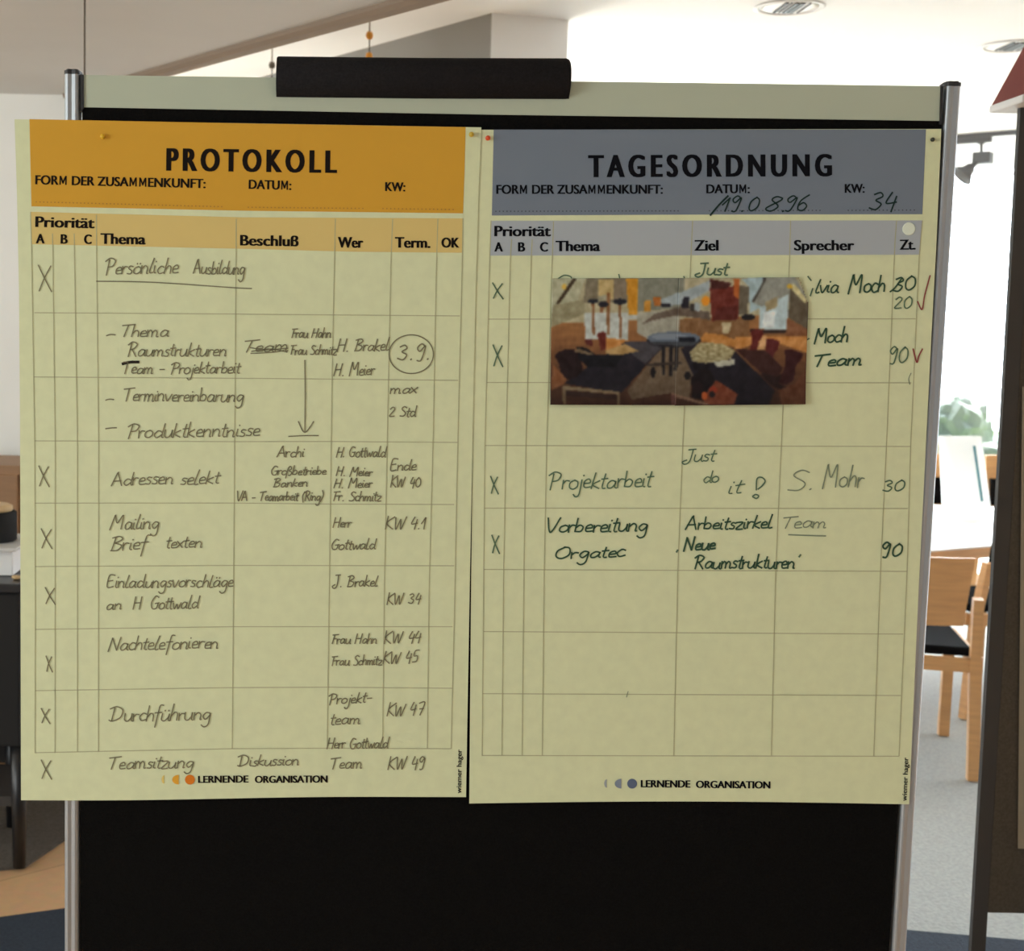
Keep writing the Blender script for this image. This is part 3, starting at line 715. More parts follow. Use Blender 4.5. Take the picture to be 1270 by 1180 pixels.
for m_, t, wd in ((gp, ('Just', 862, 341.5, 905, 341, 8), 2.0), (dg_, ('lvia', 1012, 363.5, 1040, 363, 9), 2.0), (dg_, ('Moch', 1052, 363, 1097, 361.5, 10.5), 2.2), (gp, ('20', 1109.5, 383, 1131, 383, 8), 1.7),
                  (dg_, ('Moch', 1010, 426, 1051, 424.5, 9), 2.2), (dg_, ('Team', 1011, 455, 1068, 453, 8), 2.3), (gp, ('90', 1104, 451, 1126, 450, 10.5), 1.8),
                  (gp, ('Projektarbeit', 681, 607, 811, 604.5, 10.5), 1.7), (dg_, ('Vorbereitung', 680, 661, 803, 659, 9), 2.0), (dg_, ('Orgatec', 690, 693.5, 776, 690.5, 8), 2.0), (gp, ('Just', 846, 573.5, 889, 572, 8), 1.6),
                  (gp, ('do', 873, 599, 891, 598.5, 7.5), 1.6), (gp, ('it', 904, 612.5, 924, 610.5, 9), 1.6), (lg, ('S.', 977, 609.5, 1006, 608.5, 13.5), 1.5), (lg, ('Mohr', 1020, 606, 1072, 604, 13), 1.7), (gp, ('30', 1095, 609.5, 1122, 609, 8), 1.8),
                  (dg_, ('Arbeitszirkel', 850, 657, 958, 655.5, 8), 2.0), (dg_, ('Neue', 848, 683, 887, 681.5, 8), 2.4), (dg_, ('Raumstrukturen', 862, 705.5, 985, 705, 8.5), 2.1), (lg, ('Team', 972, 655.5, 1024, 654.5, 8), 1.5), (dg_, ('90', 1095, 691, 1119, 690, 9), 2.3)):
    hand(pb, Y4, m_, *t, wd)
mb = MB(); hand(pb, Y4, dg_, '30', 1107, 361.5, 1135, 360, 9, 2.1, mb=mb); ribbon(mb, spline([(1104, 362), (1110, 357), (1118, 346)]), 2.0, Y4); mb.build('handwritten_note', dg_, pb, fix=False)
for s_ in ([(1002, 343), (1006, 348)], [(1008, 358), (1005, 367)], [(1001, 421.5), (1003.5, 420)]): marks(pb, Y4, gp, [s_], 1.8, 'pen_mark')
for s_ in ([(692, 346), (700, 341.5), (708.5, 344), (706, 350)], [(767.5, 340.5), (768.5, 345)], [(848, 343), (849, 345)]): marks(pb, Y4, gp, [s_], 1.5, 'pen_mark')
for s_ in ([(839, 685), (840.5, 682.5)], [(991, 691), (993, 688.5)]): marks(pb, Y4, gp, [s_], 2.2, 'quotation_mark')
marks(pb, Y4, gp, [[(938, 608), (939, 594), (945, 592.5), (949, 597), (945, 603), (940, 607)], [(933.5, 616), (937, 613.5), (941, 615.5), (938, 618.5), (933.5, 616.5)]], 1.7, 'exclamation_mark')
marks(pb, Y4, lg, [[(978, 663.5), (1000, 664.3), (1024, 665)]], 1.6, 'underline')
marks(pb, Y4, M['red_pen'], [[(1138, 374), (1143.5, 384), (1147, 366), (1153.5, 342)]], 1.7, 'red_tick')
marks(pb, Y4, M['red_pen'], [[(1132.5, 433), (1137, 449.5), (1139.5, 442), (1144, 433)]], 1.9, 'red_tick')
marks(pb, Y4, lg, [[(1130, 463), (1127, 470), (1128.5, 477)]], 1.0, 'pen_mark')
marks(pb, Y4, lg, [[(779, 858), (777, 865)]], 1.0, 'pen_mark')
for c in ((611, 351, 624, 371), (611.5, 428, 623.5, 455), (608.5, 591, 618, 613), (610, 664, 619.5, 687)): cross(pb, Y4, gp, *c, 1.7)

# ---- pins and the sticker
def pushpin(px, py, Y, material, label, r=.0035):
    o = at(px, py, Y - .001); b = MB()
    b.lathe(o, (0, -1, 0), [(.0008, -.002), (.0008, .0), (r * .8, .0), (r, .0012), (r * .95, .0032), (r * .6, .0046), (0.00001, .005)], 16)
    tag(b.build('push_pin', material), label, 'push pin', 'push pins in the posters')
pushpin(127.5, 169.5, -.0032, M['pin_yellow'], 'yellow push pin in the upper left of the orange title band')
pushpin(584.5, 167, -.0028, M['pin_olive'], 'amber push pin in the white right margin of the orange headed poster')
pushpin(605, 171.5, -.0018, M['pin_red'], 'red push pin in the white left margin of the blue headed poster')
pushpin(1156, 173.5, -.0018, M['pin_dark'], 'dark push pin in the upper right corner of the blue headed poster', .0030)
b = MB(); b.lathe(at(1127, 284, -.0016), (0, -1, 0), [(.0088, 0), (.0088, .0006), (.0080, .0008)], 28)
tag(b.build('sticker', M['sticker']), 'small round white sticker above the letters Zt. on the right poster', 'sticker')

# ---- the panorama of two photo prints stuck on the blue poster (coordinates of the picture: 0..1270 x 0..689)
PICT = [
 ('p', (165, 150, 112), [(0, 0), (1270, 0), (1270, 215), (0, 260)]),
 ('p', (165, 158, 122), [(0, 0), (205, 40), (165, 160), (195, 215), (0, 285)]),
 ('p', (140, 128, 92), [(60, 175), (198, 150), (200, 215), (40, 280)]),
 ('p', (62, 45, 28), [(148, 50), (66, 172), (84, 172), (162, 58)]),
 ('p', (118, 104, 78), [(205, 50), (640, 50), (640, 160), (195, 165)]),
 ('p', (180, 150, 92), [(262, 60), (328, 60), (330, 150), (262, 150)]),
 ('p', (122, 104, 80), [(330, 60), (388, 60), (388, 165), (330, 165)]),
 ('p', (122, 118, 98), [(440, 50), (640, 50), (640, 190), (440, 205)]),
 ('e', (212, 165, 60), (106, 92, 11, 13)),
 ('p', (172, 172, 158), [(200, 210), (398, 212), (398, 335), (205, 330)]),
 ('p', (150, 142, 120), [(440, 212), (625, 195), (625, 320), (500, 335), (440, 300)]),
 ('p', (122, 82, 46), [(625, 240), (940, 240), (940, 330), (740, 330), (625, 300)]),
 ('p', (196, 128, 28), [(386, 55), (440, 55), (442, 235), (402, 240)]),
 ('p', (170, 165, 150), [(402, 220), (442, 220), (442, 240), (402, 240)]),
 ('p', (132, 84, 46), [(298, 120), (314, 120), (316, 310), (304, 310)]), ('p', (128, 78, 42), [(232, 165), (246, 165), (248, 312), (238, 312)]),
 ('p', (128, 78, 42), [(268, 175), (290, 175), (286, 210), (270, 210)]), ('p', (128, 78, 42), [(356, 170), (366, 170), (370, 325), (360, 325)]),
 ('e', (30, 30, 36), (238, 158, 24, 10)), ('e', (32, 28, 34), (285, 172, 24, 12)), ('e', (30, 30, 36), (360, 160, 30, 13)), ('p', (150, 140, 110), [(262, 135), (300, 130), (302, 155), (262, 160)]),
 ('p', (146, 152, 148), [(545, 152), (755, 66), (755, 112), (640, 175), (552, 180)]),
 ('p', (184, 120, 34), [(470, 158), (498, 155), (500, 203), (472, 205)]), ('p', (176, 100, 40), [(510, 140), (543, 138), (543, 178), (515, 182)]),
 ('p', (96, 78, 62), [(460, 262), (520, 215), (625, 186), (760, 208), (764, 244), (620, 222), (530, 240)]),
 ('p', (30, 28, 34), [(545, 170), (590, 172), (588, 184), (547, 182)]), ('p', (30, 26, 32), [(640, 138), (665, 140), (668, 192), (628, 186)]),
 ('p', (152, 156, 152), [(690, 166), (716, 168), (714, 206), (690, 200)]), ('p', (60, 52, 46), [(668, 170), (690, 168), (690, 206), (668, 200)]),
 ('p', (102, 38, 26), [(756, 100), (892, 90), (888, 240), (770, 248)]), ('p', (70, 30, 24), [(756, 60), (860, 80), (830, 105), (760, 105)]), ('p', (84, 30, 22), [(790, 190), (885, 180), (885, 242), (780, 246)]),
 ('p', (172, 84, 30), [(862, 60), (888, 62), (890, 150), (868, 140)]), ('p', (98, 86, 66), [(890, 90), (936, 94), (930, 222), (888, 222)]),
 ('e', (222, 132, 24), (740, 158, 19, 21)), ('e', (30, 26, 26), (935, 232, 30, 14)),
 ('p', (152, 168, 164), [(898, 60), (1002, 50), (990, 190), (940, 215), (934, 95)]), ('p', (60, 58, 56), [(994, 50), (1004, 50), (1002, 100), (994, 98)]),
 ('p', (138, 134, 118), [(1005, 55), (1140, 50), (1205, 158), (1118, 165), (1020, 195), (948, 165)]), ('p', (70, 62, 52), [(948, 165), (1005, 55), (1012, 60), (960, 165)]),
 ('p', (172, 184, 178), [(985, 190), (1115, 130), (1112, 296), (985, 285)]), ('p', (204, 204, 194), [(1005, 212), (1058, 205), (1056, 280), (1000, 282)]), ('p', (150, 130, 90), [(1010, 165), (1068, 140), (1062, 190), (1015, 205)]),
 ('p', (92, 78, 58), [(1122, 100), (1208, 168), (1208, 290), (1116, 236)]), ('p', (196, 178, 120), [(1128, 80), (1150, 95), (1200, 158), (1190, 172), (1128, 112)]), ('e', (196, 150, 40), (1118, 96, 12, 11)),
 ('p', (126, 76, 44), [(1110, 236), (1208, 290), (1208, 350), (1110, 320)]), ('p', (48, 34, 28), [(945, 286), (1112, 290), (1105, 306), (948, 300)]),
 ('p', (192, 124, 58), [(880, 320), (1208, 320), (1208, 395), (1060, 345), (1000, 345), (880, 380)]), ('p', (178, 158, 116), [(815, 255), (862, 255), (850, 306), (824, 306)]),
 ('p', (186, 118, 52), [(290, 320), (410, 335), (385, 352), (300, 380)]), ('p', (182, 116, 50), [(740, 300), (820, 310), (900, 340), (880, 365), (720, 335)]),
 ('p', (116, 92, 66), [(560, 360), (640, 365), (695, 480), (680, 590), (600, 570), (420, 600), (400, 560)]),
 ('p', (34, 29, 35), [(112, 528), (385, 342), (500, 338), (562, 362), (372, 572)]),
 ('p', (66, 60, 62), [(385, 342), (500, 338), (562, 362), (480, 440), (420, 400)]),
 ('p', (176, 136, 78), [(300, 378), (385, 350), (452, 382), (370, 400), (300, 396)]),
 ('p', (98, 36, 26), [(258, 306), (280, 296), (298, 298), (302, 330), (298, 372), (278, 384), (270, 345)]), ('p', (84, 30, 24), [(204, 330), (236, 330), (242, 362), (210, 352)]),
 ('p', (34, 18, 18), [(68, 404), (85, 388), (115, 374), (150, 374), (178, 384), (190, 430), (196, 470), (170, 500), (130, 512), (98, 485), (88, 440)]), ('p', (20, 18, 22), [(165, 362), (210, 368), (255, 400), (378, 400), (345, 452), (215, 452), (180, 420)]),
 ('p', (120, 98, 70), [(150, 385), (180, 370), (255, 400), (235, 402)]), ('p', (150, 90, 50), [(60, 440), (90, 470), (125, 512), (115, 530), (55, 560)]),
 ('p', (32, 26, 32), [(636, 372), (690, 350), (870, 372), (1065, 562), (1040, 625), (760, 628), (690, 480)]),
 ('n', (160, 142, 96), [(674, 386), (720, 345), (820, 348), (882, 382), (862, 420), (750, 438), (688, 428)]),
 ('p', (192, 184, 156), [(785, 430), (880, 420), (882, 444), (800, 456)]), ('p', (24, 18, 22), [(690, 435), (770, 440), (760, 470), (700, 470)]),
 ('e', (36, 34, 38), (605, 336, 119, 31)), ('e', (92, 99, 108), (605, 324, 117, 28)), ('e', (118, 123, 128), (585, 318, 80, 14)), ('p', (22, 22, 28), [(622, 318), (696, 318), (702, 350), (624, 352)]), ('p', (60, 60, 62), [(490, 338), (720, 338), (690, 358), (520, 356)]),
 ('p', (28, 24, 26), [(556, 356), (568, 358), (568, 490), (558, 490)]), ('p', (28, 24, 26), [(592, 360), (606, 360), (604, 495), (592, 495)]), ('p', (34, 30, 30), [(616, 360), (626, 360), (622, 470), (612, 470)]),
 ('e', (24, 20, 22), (517, 478, 11, 26)), ('e', (24, 20, 22), (670, 492, 14, 20)), ('p', (60, 48, 40), [(480, 440), (640, 428), (645, 440), (480, 452)]),
 ('p', (26, 17, 18), [(686, 500), (730, 462), (775, 470), (800, 540), (745, 600), (690, 590)]), ('p', (138, 64, 36), [(760, 560), (800, 512), (898, 576), (880, 626), (740, 624)]),
 ('e', (222, 96, 34), (748, 582, 14, 18)), ('e', (172, 56, 28), (786, 556, 18, 16)), ('e', (30, 24, 26), (782, 575, 12, 14)), ('e', (36, 20, 20), (715, 545, 26, 30)),
 ('p', (206, 150, 92), [(1000, 310), (1022, 318), (1012, 420), (968, 418)]), ('p', (92, 28, 22), [(950, 288), (980, 286), (1004, 294), (1002, 320), (985, 345), (975, 395), (948, 400), (944, 385), (955, 345)]),
 ('p', (86, 27, 24), [(1018, 332), (1050, 330), (1080, 342), (1076, 372), (1058, 398), (1052, 438), (1020, 452), (1008, 448), (1020, 400)]), ('p', (56, 20, 20), [(1106, 380), (1140, 380), (1190, 398), (1180, 425), (1158, 450), (1150, 515), (1120, 534), (1078, 530), (1095, 490), (1112, 450)]),
 ('p', (40, 22, 20), [(1020, 470), (1095, 490), (1080, 530), (1150, 560), (1140, 580), (1050, 540), (1000, 490)]),
 ('p', (62, 32, 26), [(880, 375), (1015, 380), (1100, 460), (1080, 500), (1000, 480)]), ('p', (110, 60, 34), [(1155, 530), (1210, 460), (1210, 640), (1100, 640), (1080, 560)]),
 ('p', (152, 124, 86), [(106, 538), (366, 565), (366, 578), (106, 556)]), ('p', (140, 112, 76), [(106, 540), (118, 542), (120, 630), (108, 630)]), ('p', (140, 112, 76), [(352, 568), (366, 568), (366, 635), (356, 635)]),
 ('p', (60, 38, 30), [(120, 560), (352, 582), (352, 600), (120, 585)]), ('p', (152, 112, 82), [(600, 566), (770, 618), (760, 628), (598, 580)]), ('p', (120, 72, 60), [(598, 575), (620, 580), (622, 640), (598, 640)]),
]
def inside(x, y, pg):
    c = False; j = len(pg) - 1
    for i in range(len(pg)):
        xi, yi = pg[i]; xj, yj = pg[j]
        if (yi > y) != (yj > y) and x < (xj - xi) * (y - yi) / (yj - yi) + xi: c = not c
        j = i
    return c
BB = []
for k, c, g in PICT:
    if k == 'e': BB.append((g[0] - g[2], g[0] + g[2], g[1] - g[3], g[1] + g[3]))
    else: BB.append((min(q[0] for q in g), max(q[0] for q in g), min(q[1] for q in g), max(q[1] for q in g)))
GX, GY = 254, 138
STX, STY = 1270 / GX, 689 / GY
grid = []
for j in range(GY):
    row = []
    for i in range(GX):
        x = (i + .5) * STX; y = (j + .5) * STY
        t = min(1, max(0, (y - 200) / 420))
        wob = noise.noise((x * .02, y * .05, 1.3)) * 16 + noise.noise((x * .09, y * .03, 6.3)) * 10
        col = (158 + (72 - 158) * t + wob, 102 + (40 - 102) * t + wob * .7, 52 + (26 - 52) * t + wob * .4)
        for (k, c, g), bbx in zip(PICT, BB):
            if x < bbx[0] or x > bbx[1] or y < bbx[2] or y > bbx[3]: continue
            if k == 'e':
                if ((x - g[0]) / g[2]) ** 2 + ((y - g[1]) / g[3]) ** 2 <= 1: col = c
            elif inside(x, y, g):
                if k == 'n':
                    q = noise.noise((x * .06, y * .09, 4)) * 60; col = tuple(max(20, v + q) for v in c)
                else:
                    q = (noise.noise((x * .03, y * .03, 9)) * .16 + noise.noise((x * .11, y * .06, 2)) * .12) * (40 + max(c) * .6); col = tuple(max(10, v + q) for v in c)
        dk = 1 - .30 * max(0, min(1, (y - 330) / 290)) if y > 330 else 1.0      # the lower half of the print is the dim foreground of its picture
        row.append(tuple(v * dk for v in col))
    grid.append(row)
for _ in range(1):             # the slight softness of a small print
    g2 = []
    for j in range(GY):
        row = []
        for i in range(GX):
            acc = [0, 0, 0]; wsum = 0
            for dj in (-1, 0, 1):
                for di in (-1, 0, 1):
                    jj = min(GY - 1, max(0, j + dj)); ii = min(GX - 1, max(0, i + di)); wt = 4 if (di == 0 and dj == 0) else (2 if di * dj == 0 else 1)
                    for q in range(3): acc[q] += grid[jj][ii][q] * wt
                    wsum += wt
            row.append(tuple(a / wsum for a in acc))
        g2.append(row)
    grid = g2
pm = bpy.data.materials.new('photo_print'); pm.use_nodes = True
_t = pm.node_tree; _b = _t.nodes['Principled BSDF']; _a = _t.nodes.new('ShaderNodeVertexColor'); _a.layer_name = 'print'
_t.links.new(_a.outputs['Color'], _b.inputs['Base Color']); _b.inputs['Roughness'].default_value = .5; _b.inputs['Specular IOR Level'].default_value = .2
def photo(corners, i0, i1, ybase, curl, label, cut=None):
    """corners in the photograph: TL, TR, BR, BL; columns i0..i1 of the picture"""
    TL, TR, BR, BL = [Vector(c) for c in corners]
    j0, j1 = 11, 125
    me = bpy.data.meshes.new('photo_print'); vs = []; fs = []; cols = []
    nx, ny = i1 - i0, j1 - j0; idx = {}
    def vid(i, j):
        if (i, j) not in idx:
            s_ = i / nx; t = j / ny
            p = (TL * (1 - s_) + TR * s_) * (1 - t) + (BL * (1 - s_) + BR * s_) * t
            bend = curl * max(0, (t - .55) / .45) ** 2 + .0012 * math.sin(s_ * math.pi) * t
            q = at(p.x, p.y, ybase); q.y -= bend
            idx[(i, j)] = len(vs); vs.append(q)
        return idx[(i, j)]
    for j in range(ny):
        for i in range(nx):
            if cut and inside((i + i0 + .5) * STX, (j + j0 + .5) * STY, cut): continue
            fs.append((vid(i, j), vid(i + 1, j), vid(i + 1, j + 1), vid(i, j + 1)))
            cols.append(grid[j + j0][i + i0])
    me.from_pydata([tuple(p) for p in vs], [], fs)
    ca = me.color_attributes.new('print', 'FLOAT_COLOR', 'CORNER')
    arr = []
    for c in cols:
        l = ink(*[min(255, max(0, v * .93 + (sum(c) / 3 - v) * .10)) for v in c]); arr += list((*l, 1.0)) * 4
    ca.data.foreach_set('color', arr); me.materials.append(pm)
    for p_ in me.polygons: p_.use_smooth = True
    o = bpy.data.objects.new('photo_print', me); S.collection.objects.link(o)
    so_ = o.modifiers.new('thickness', 'SOLIDIFY'); so_.thickness = .0003; so_.offset = -1
    tag(o, label, 'photo', 'photo prints of the two part panorama')
photo([(684.5, 345.5), (842, 345), (838, 502.5), (682, 502)], 10, 125, -.0032, .0035, 'left half of the room panorama photo on the blue headed poster, showing a yellow column')
photo([(842, 345), (1003.5, 344), (998, 501.5), (836, 503)], 123, 241, -.0040, .0035, 'right half of the room panorama photo on the blue headed poster, with red chairs', cut=[(1138, 0), (1290, 0), (1290, 190), (1203, 168)])

# ------------------------------------------------------------------ hanging cables
def cable(px, py0, ztop, zlow, Y, label, beads):
    t = at(px, py0, Y); x = t.x
    rt_ = thing('suspension_cable', label, 'cable', (x, Y, ztop), 'cables hanging from the ceiling')
    b = MB(); b.tube((x, Y, zlow), (x, Y, ztop), .0022, 8); b.tube((x, Y, ztop - .012), (x, Y, ztop), .012, 10); b.tube((x, Y, zlow - .03), (x, Y, zlow), .008, 10); b.build('wire', M['cable'], rt_)
    for z, m_ in beads:
        b = MB(); b.lathe((x, Y, z - .015), (0, 0, 1), [(.001, 0), (.010, .004), (.013, .015), (.010, .026), (.001, .03)], 12); b.build('bead', m_, rt_)
def zat(px, py, Y): return at(px, py, Y).z
cable(105, 40, LOW, 1.75, 1.30, 'thin cable hanging from the lowered ceiling above the left end of the pinboard', [])
cable(337.5, 70, CEIL, 2.30, 3.60, 'thin cable without orange beads in the bright gap left of the foam roll', [(zat(337.5, 81, 3.60), M['cable'])])
cable(458.5, 35, CEIL, 2.30, 3.05, 'cable with two orange beads hanging above the foam roll', [(zat(458.5, 44, 3.05), M['orange_bead']), (zat(461, 70, 3.05), M['orange_bead'])])
cable(611, 8, CEIL, 2.69, 2.57, 'short dark cable at the front edge of the grey corner wall', [])

# ------------------------------------------------------------------ ceiling lights, track and spotlight
def downlight(px, py, label, r=.118):
    c = gz(px, py, CEIL - .004)
    rt_ = thing('downlight', label, 'ceiling light', (c.x, c.y, CEIL), 'recessed downlights in the white ceiling')
    b = MB(); b.lathe((c.x, c.y, CEIL), (0, 0, -1), [(r, 0), (r * 1.02, .003), (r * .96, .006), (r * .88, .005), (r * .86, .002), (r * .84, .0)], 36); b.build('ring', M['frame'], rt_)
    b = MB(); b.lathe((c.x, c.y, CEIL - .001), (0, 0, -1), [(r * .84, .0), (r * .6, .0008), (.001, .001)], 32); b.build('reflector', M['white_top'], rt_)
    for k, (dx, wd) in enumerate(((-.030, .010), (-.014, .005), (.004, .013), (.024, .018), (.050, .005))):
        b = MB(); b.box((c.x + dx, c.y, CEIL - .0045), (wd, r * 1.25, .004)); b.build('louvre_slat', M['black_plastic'] if wd > .008 else M['spot_grey'], rt_)
downlight(979, 10, 'recessed round downlight with dark slats in the white ceiling above the blue headed poster')
downlight(1256, 58, 'recessed round downlight at the right edge above the red roofed board')
t0, t1 = gz(1140, 171, CEIL), gz(1300, 158.5, CEIL)
b = MB(); d = (t1 - t0); ang = math.atan2(d.y, d.x); mid = (t0 + t1) / 2
b.box((mid.x, mid.y, CEIL - .012), (d.length, .036, .024), ang)
tag(b.build('light_track', M['spot_grey']), 'thin lighting track fixed to the ceiling near the window', 'light track')
c = gz(1216, 165.2, CEIL); sY = c.y
sp = thing('spotlight', 'grey spotlight hanging from the lighting track, in front of the bright window', 'spotlight', (c.x, c.y, CEIL - .024))
dn = d.normalized()
b = MB(); b.box((c.x - dn.x * .06, c.y - dn.y * .06, CEIL - .038), (.24, .042, .028), ang, .004); b.build('adapter', M['spot_grey'], sp)
q0, q1 = at(1217, 176, sY), at(1217, 190, sY)
b = MB(); b.tube(q0 + Vector((0, 0, .02)), q1, .008, 10); b.tube(q0, q0 - Vector((0, 0, .012)), .02, 12); b.build('stem', M['spot_grey'], sp)
q = at(1219, 196, sY); b = MB(); b.box(q, (.094, .07, .062), ang, .006); b.build('transformer_box', M['spot_grey'], sp)
h0, h1 = at(1211, 201, sY), at(1194, 217, sY); hd = (h1 - h0).normalized()
b = MB(); b.tube(h0 + Vector((.015, 0, .012)), h0 + hd * .035, .014, 12); b.build('arm', M['spot_grey'], sp)
b = MB(); b.lathe(h0 + hd * .028, hd, [(.018, 0), (.026, .01), (.034, .04), (.068, .082), (.066, .083), (.03, .045), (.0001, .03)], 24); b.build('lamp_head', M['spot_grey'], sp)

# ------------------------------------------------------------------ board with the red roof, right edge
BY = 1.07
pa, pb_ = at(1273.5, 128, BY), at(1211.5, 1180, BY)
bd = thing('display_board', 'dark taupe display board under a red gabled roof at the right edge', 'display board', (pa.x + .5, BY, 0))
def sq(w, d): return [(-w / 2, -d / 2), (w / 2, -d / 2), (w / 2, d / 2), (-w / 2, d / 2)]
wdt = .95
off = Vector((wdt, 0, 0))
ptop = down(pa, pb_, at(1252, 122, BY).z); pbot = down(pa, pb_, .04)
for o_ in (Vector((0, 0, 0)), off):
    b = MB(); b.bar(pbot + o_, ptop + o_, sq(.032, .014), up=(0, 1, 0)); b.build('post', M['dark_alu'], bd)
    b = MB(); b.box((pbot.x + o_.x, BY, .032), (.05, .5, .04), bev=.01); b.build('foot', M['dark_alu'], bd)
zb = at(1250, 1131, BY).z
ctop, cbot = down(pa, pb_, ptop.z - .01), down(pa, pb_, zb)
b = MB(); b.prism([ctop + Vector((.016, -.008, 0)), ctop + off + Vector((-.016, -.008, 0)), cbot + off + Vector((-.016, -.008, 0)), cbot + Vector((.016, -.008, 0))], (0, .018, 0)); b.build('panel', M['taupe'], bd)
e = at(1249, 124, BY); rr = at(1270, 86, BY); sl = (rr.z - e.z) / (rr.x - e.x)
apex = Vector((e.x + (wdt + .10) / 2, BY, e.z + min(sl, 1.7) * (wdt + .10) / 2))
apex.z = min(apex.z, 2.72)
ez = e.z; ex = e.x; ex2 = e.x + wdt + .10
hgt = (CEIL - .03) - ez; run = hgt / sl
ring = [Vector((ex, BY - .07, ez)), Vector((ex2, BY - .07, ez)), Vector((ex2 - run, BY - .07, ez + hgt)), Vector((ex + run, BY - .07, ez + hgt))]
b = MB(); b.prism(ring, (0, .14, 0)); b.build('roof', M['red'], bd)
b = MB(); b.box(((ex + ex2) / 2, BY, ez - .008), (ex2 - ex + .006, .15, .016), bev=.003); b.build('eaves_board', M['frame'], bd)
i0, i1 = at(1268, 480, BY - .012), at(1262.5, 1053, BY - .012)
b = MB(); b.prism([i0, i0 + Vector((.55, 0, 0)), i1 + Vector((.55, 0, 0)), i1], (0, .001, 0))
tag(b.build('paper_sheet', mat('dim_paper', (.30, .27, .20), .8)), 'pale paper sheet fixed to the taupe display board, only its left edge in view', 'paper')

# ------------------------------------------------------------------ chairs and table by the window
def chair(name, R0, yaw, label, width=.45, depth=.56, group='wooden chairs around the white table', top=.84):
    """R0: rear right foot; yaw 0 faces +y"""
    rt_ = thing(name, label, 'chair', (R0.x, R0.y, .008), group)
    c, s_ = math.cos(yaw), math.sin(yaw)
    def P(x, y, z): return Vector((R0.x + x * c - y * s_, R0.y + x * s_ + y * c, z))
    L4 = sq(.040, .040)
    z0 = .0105
    for x in (0, -width):
        b = MB(); lx = -.030 if x == 0 else .030
        b.bar(P(x, 0, z0), P(x + lx * .66, 0, .46), L4, up=P(0, 1, 0) - P(0, 0, 0)); b.bar(P(x + lx * .66, 0, .455), P(x + lx, -.035, .69), sq(.034, .036), up=P(0, 1, 0) - P(0, 0, 0)); b.build('leg', M['wood'], rt_)
        b = MB(); b.bar(P(x, depth, z0), P(x, depth, .43), L4, up=P(0, 1, 0) - P(0, 0, 0)); b.build('leg', M['wood'], rt_)
    b = MB()
    for y in (0, depth): b.box(P(-width / 2, y, .437), (width - .04, .024, .05), yaw)
    for x in (0, -width): b.box(P(x, depth / 2, .437), (.024, depth - .04, .05), yaw)
    b.build('seat_frame', M['wood'], rt_)
    b = MB(); b.box(P(-width / 2, depth / 2 + .01, .479), (width - .05, depth - .03, .034), yaw, .012); b.build('seat_cushion', M['black_leather'], rt_)
    b = MB(); n = 8
    vs = []
    for (z, dy, ins) in ((.585, -.022, .072), (top, -.062, .054)):
        ring = [(-width + ins + (width - 2 * ins) * i / n, -.03 * (1 - (2 * i / n - 1) ** 2)) for i in range(n + 1)]
        for (x, y) in ring: vs.append(P(x, y + dy, z))
        for (x, y) in ring: vs.append(P(x, y + dy + .016, z))
    m = n + 1; fs = []
    for i in range(n):
        fs += [(i, i + 1, 2 * m + i + 1, 2 * m + i), (m + i, 3 * m + i, 3 * m + i + 1, m + i + 1), (i, m + i, m + i + 1, i + 1), (2 * m + i, 2 * m + i + 1, 3 * m + i + 1, 3 * m + i)]
    fs += [(0, 2 * m, 3 * m, m), (n, m + n, 3 * m + n, 2 * m + n)]
    b.add(vs, fs, True); bk = b.build('backrest', M['wood'], rt_)
    mod = bk.modifiers.new('edge', 'EDGE_SPLIT'); mod.split_angle = math.radians(40)
    b = MB(); b.prism([P(-width + .08, .0, .60), P(-.08, .0, .60), P(-.08, -.022, .765), P(-width + .08, -.022, .765)], (P(0, .03, 0) - P(0, 0, 0))); b.build('back_pad', M['black_leather'], rt_)
    return rt_
R0 = gz(1206, 971); chair('dining_chair', R0, -.24, 'beech chair with its back to the camera at the near end of the white table', depth=.60)
fl = cw(3.47, 8.7); chair('dining_chair', fl, math.pi + .05, 'beech chair facing the camera across the table, left of the white flip chart', top=.91)
chair('dining_chair', cw(4.03, 8.7), math.pi - .05, 'beech chair facing the camera across the table, right of the white flip chart', top=.91)
chair('dining_chair', cw(3.13, 5.93), .30, 'second beech chair at the near end of the table, mostly behind the red roofed board', depth=.45)
# table
wdv = Vector((.885, .465, 0)); lnv = Vector((-.465, .885, 0))
N0 = gz(1150, 683, .72) - wdv * .5
tb = thing('table', 'large white topped wooden table in front of the bright window', 'table', (N0.x, N0.y, .008))
TWd, TL_ = 1.70, 1.55
def tp(s_, l): return Vector((N0.x, N0.y, 0)) + wdv * s_ + lnv * l
b = MB(); b.prism([tp(0, 0) + Vector((0, 0, .712)), tp(TWd, 0) + Vector((0, 0, .712)), tp(TWd, TL_) + Vector((0, 0, .712)), tp(0, TL_) + Vector((0, 0, .712))], (0, 0, .008)); b.build('tabletop', M['white_top'], tb)
b = MB(); b.prism([tp(.003, .003) + Vector((0, 0, .665)), tp(TWd - .003, .003) + Vector((0, 0, .665)), tp(TWd - .003, TL_ - .003) + Vector((0, 0, .665)), tp(.003, TL_ - .003) + Vector((0, 0, .665))], (0, 0, .047)); b.build('table_edge', M['wood'], tb)
for s_, l in ((.55, .75), (TWd - .12, .35), (.15, TL_ - .15), (TWd - .15, TL_ - .15)):
    q = tp(s_, l); b = MB(); b.bar((q.x, q.y, .008), (q.x, q.y, .665), sq(.06, .06)); b.build('leg', M['wood'], tb)
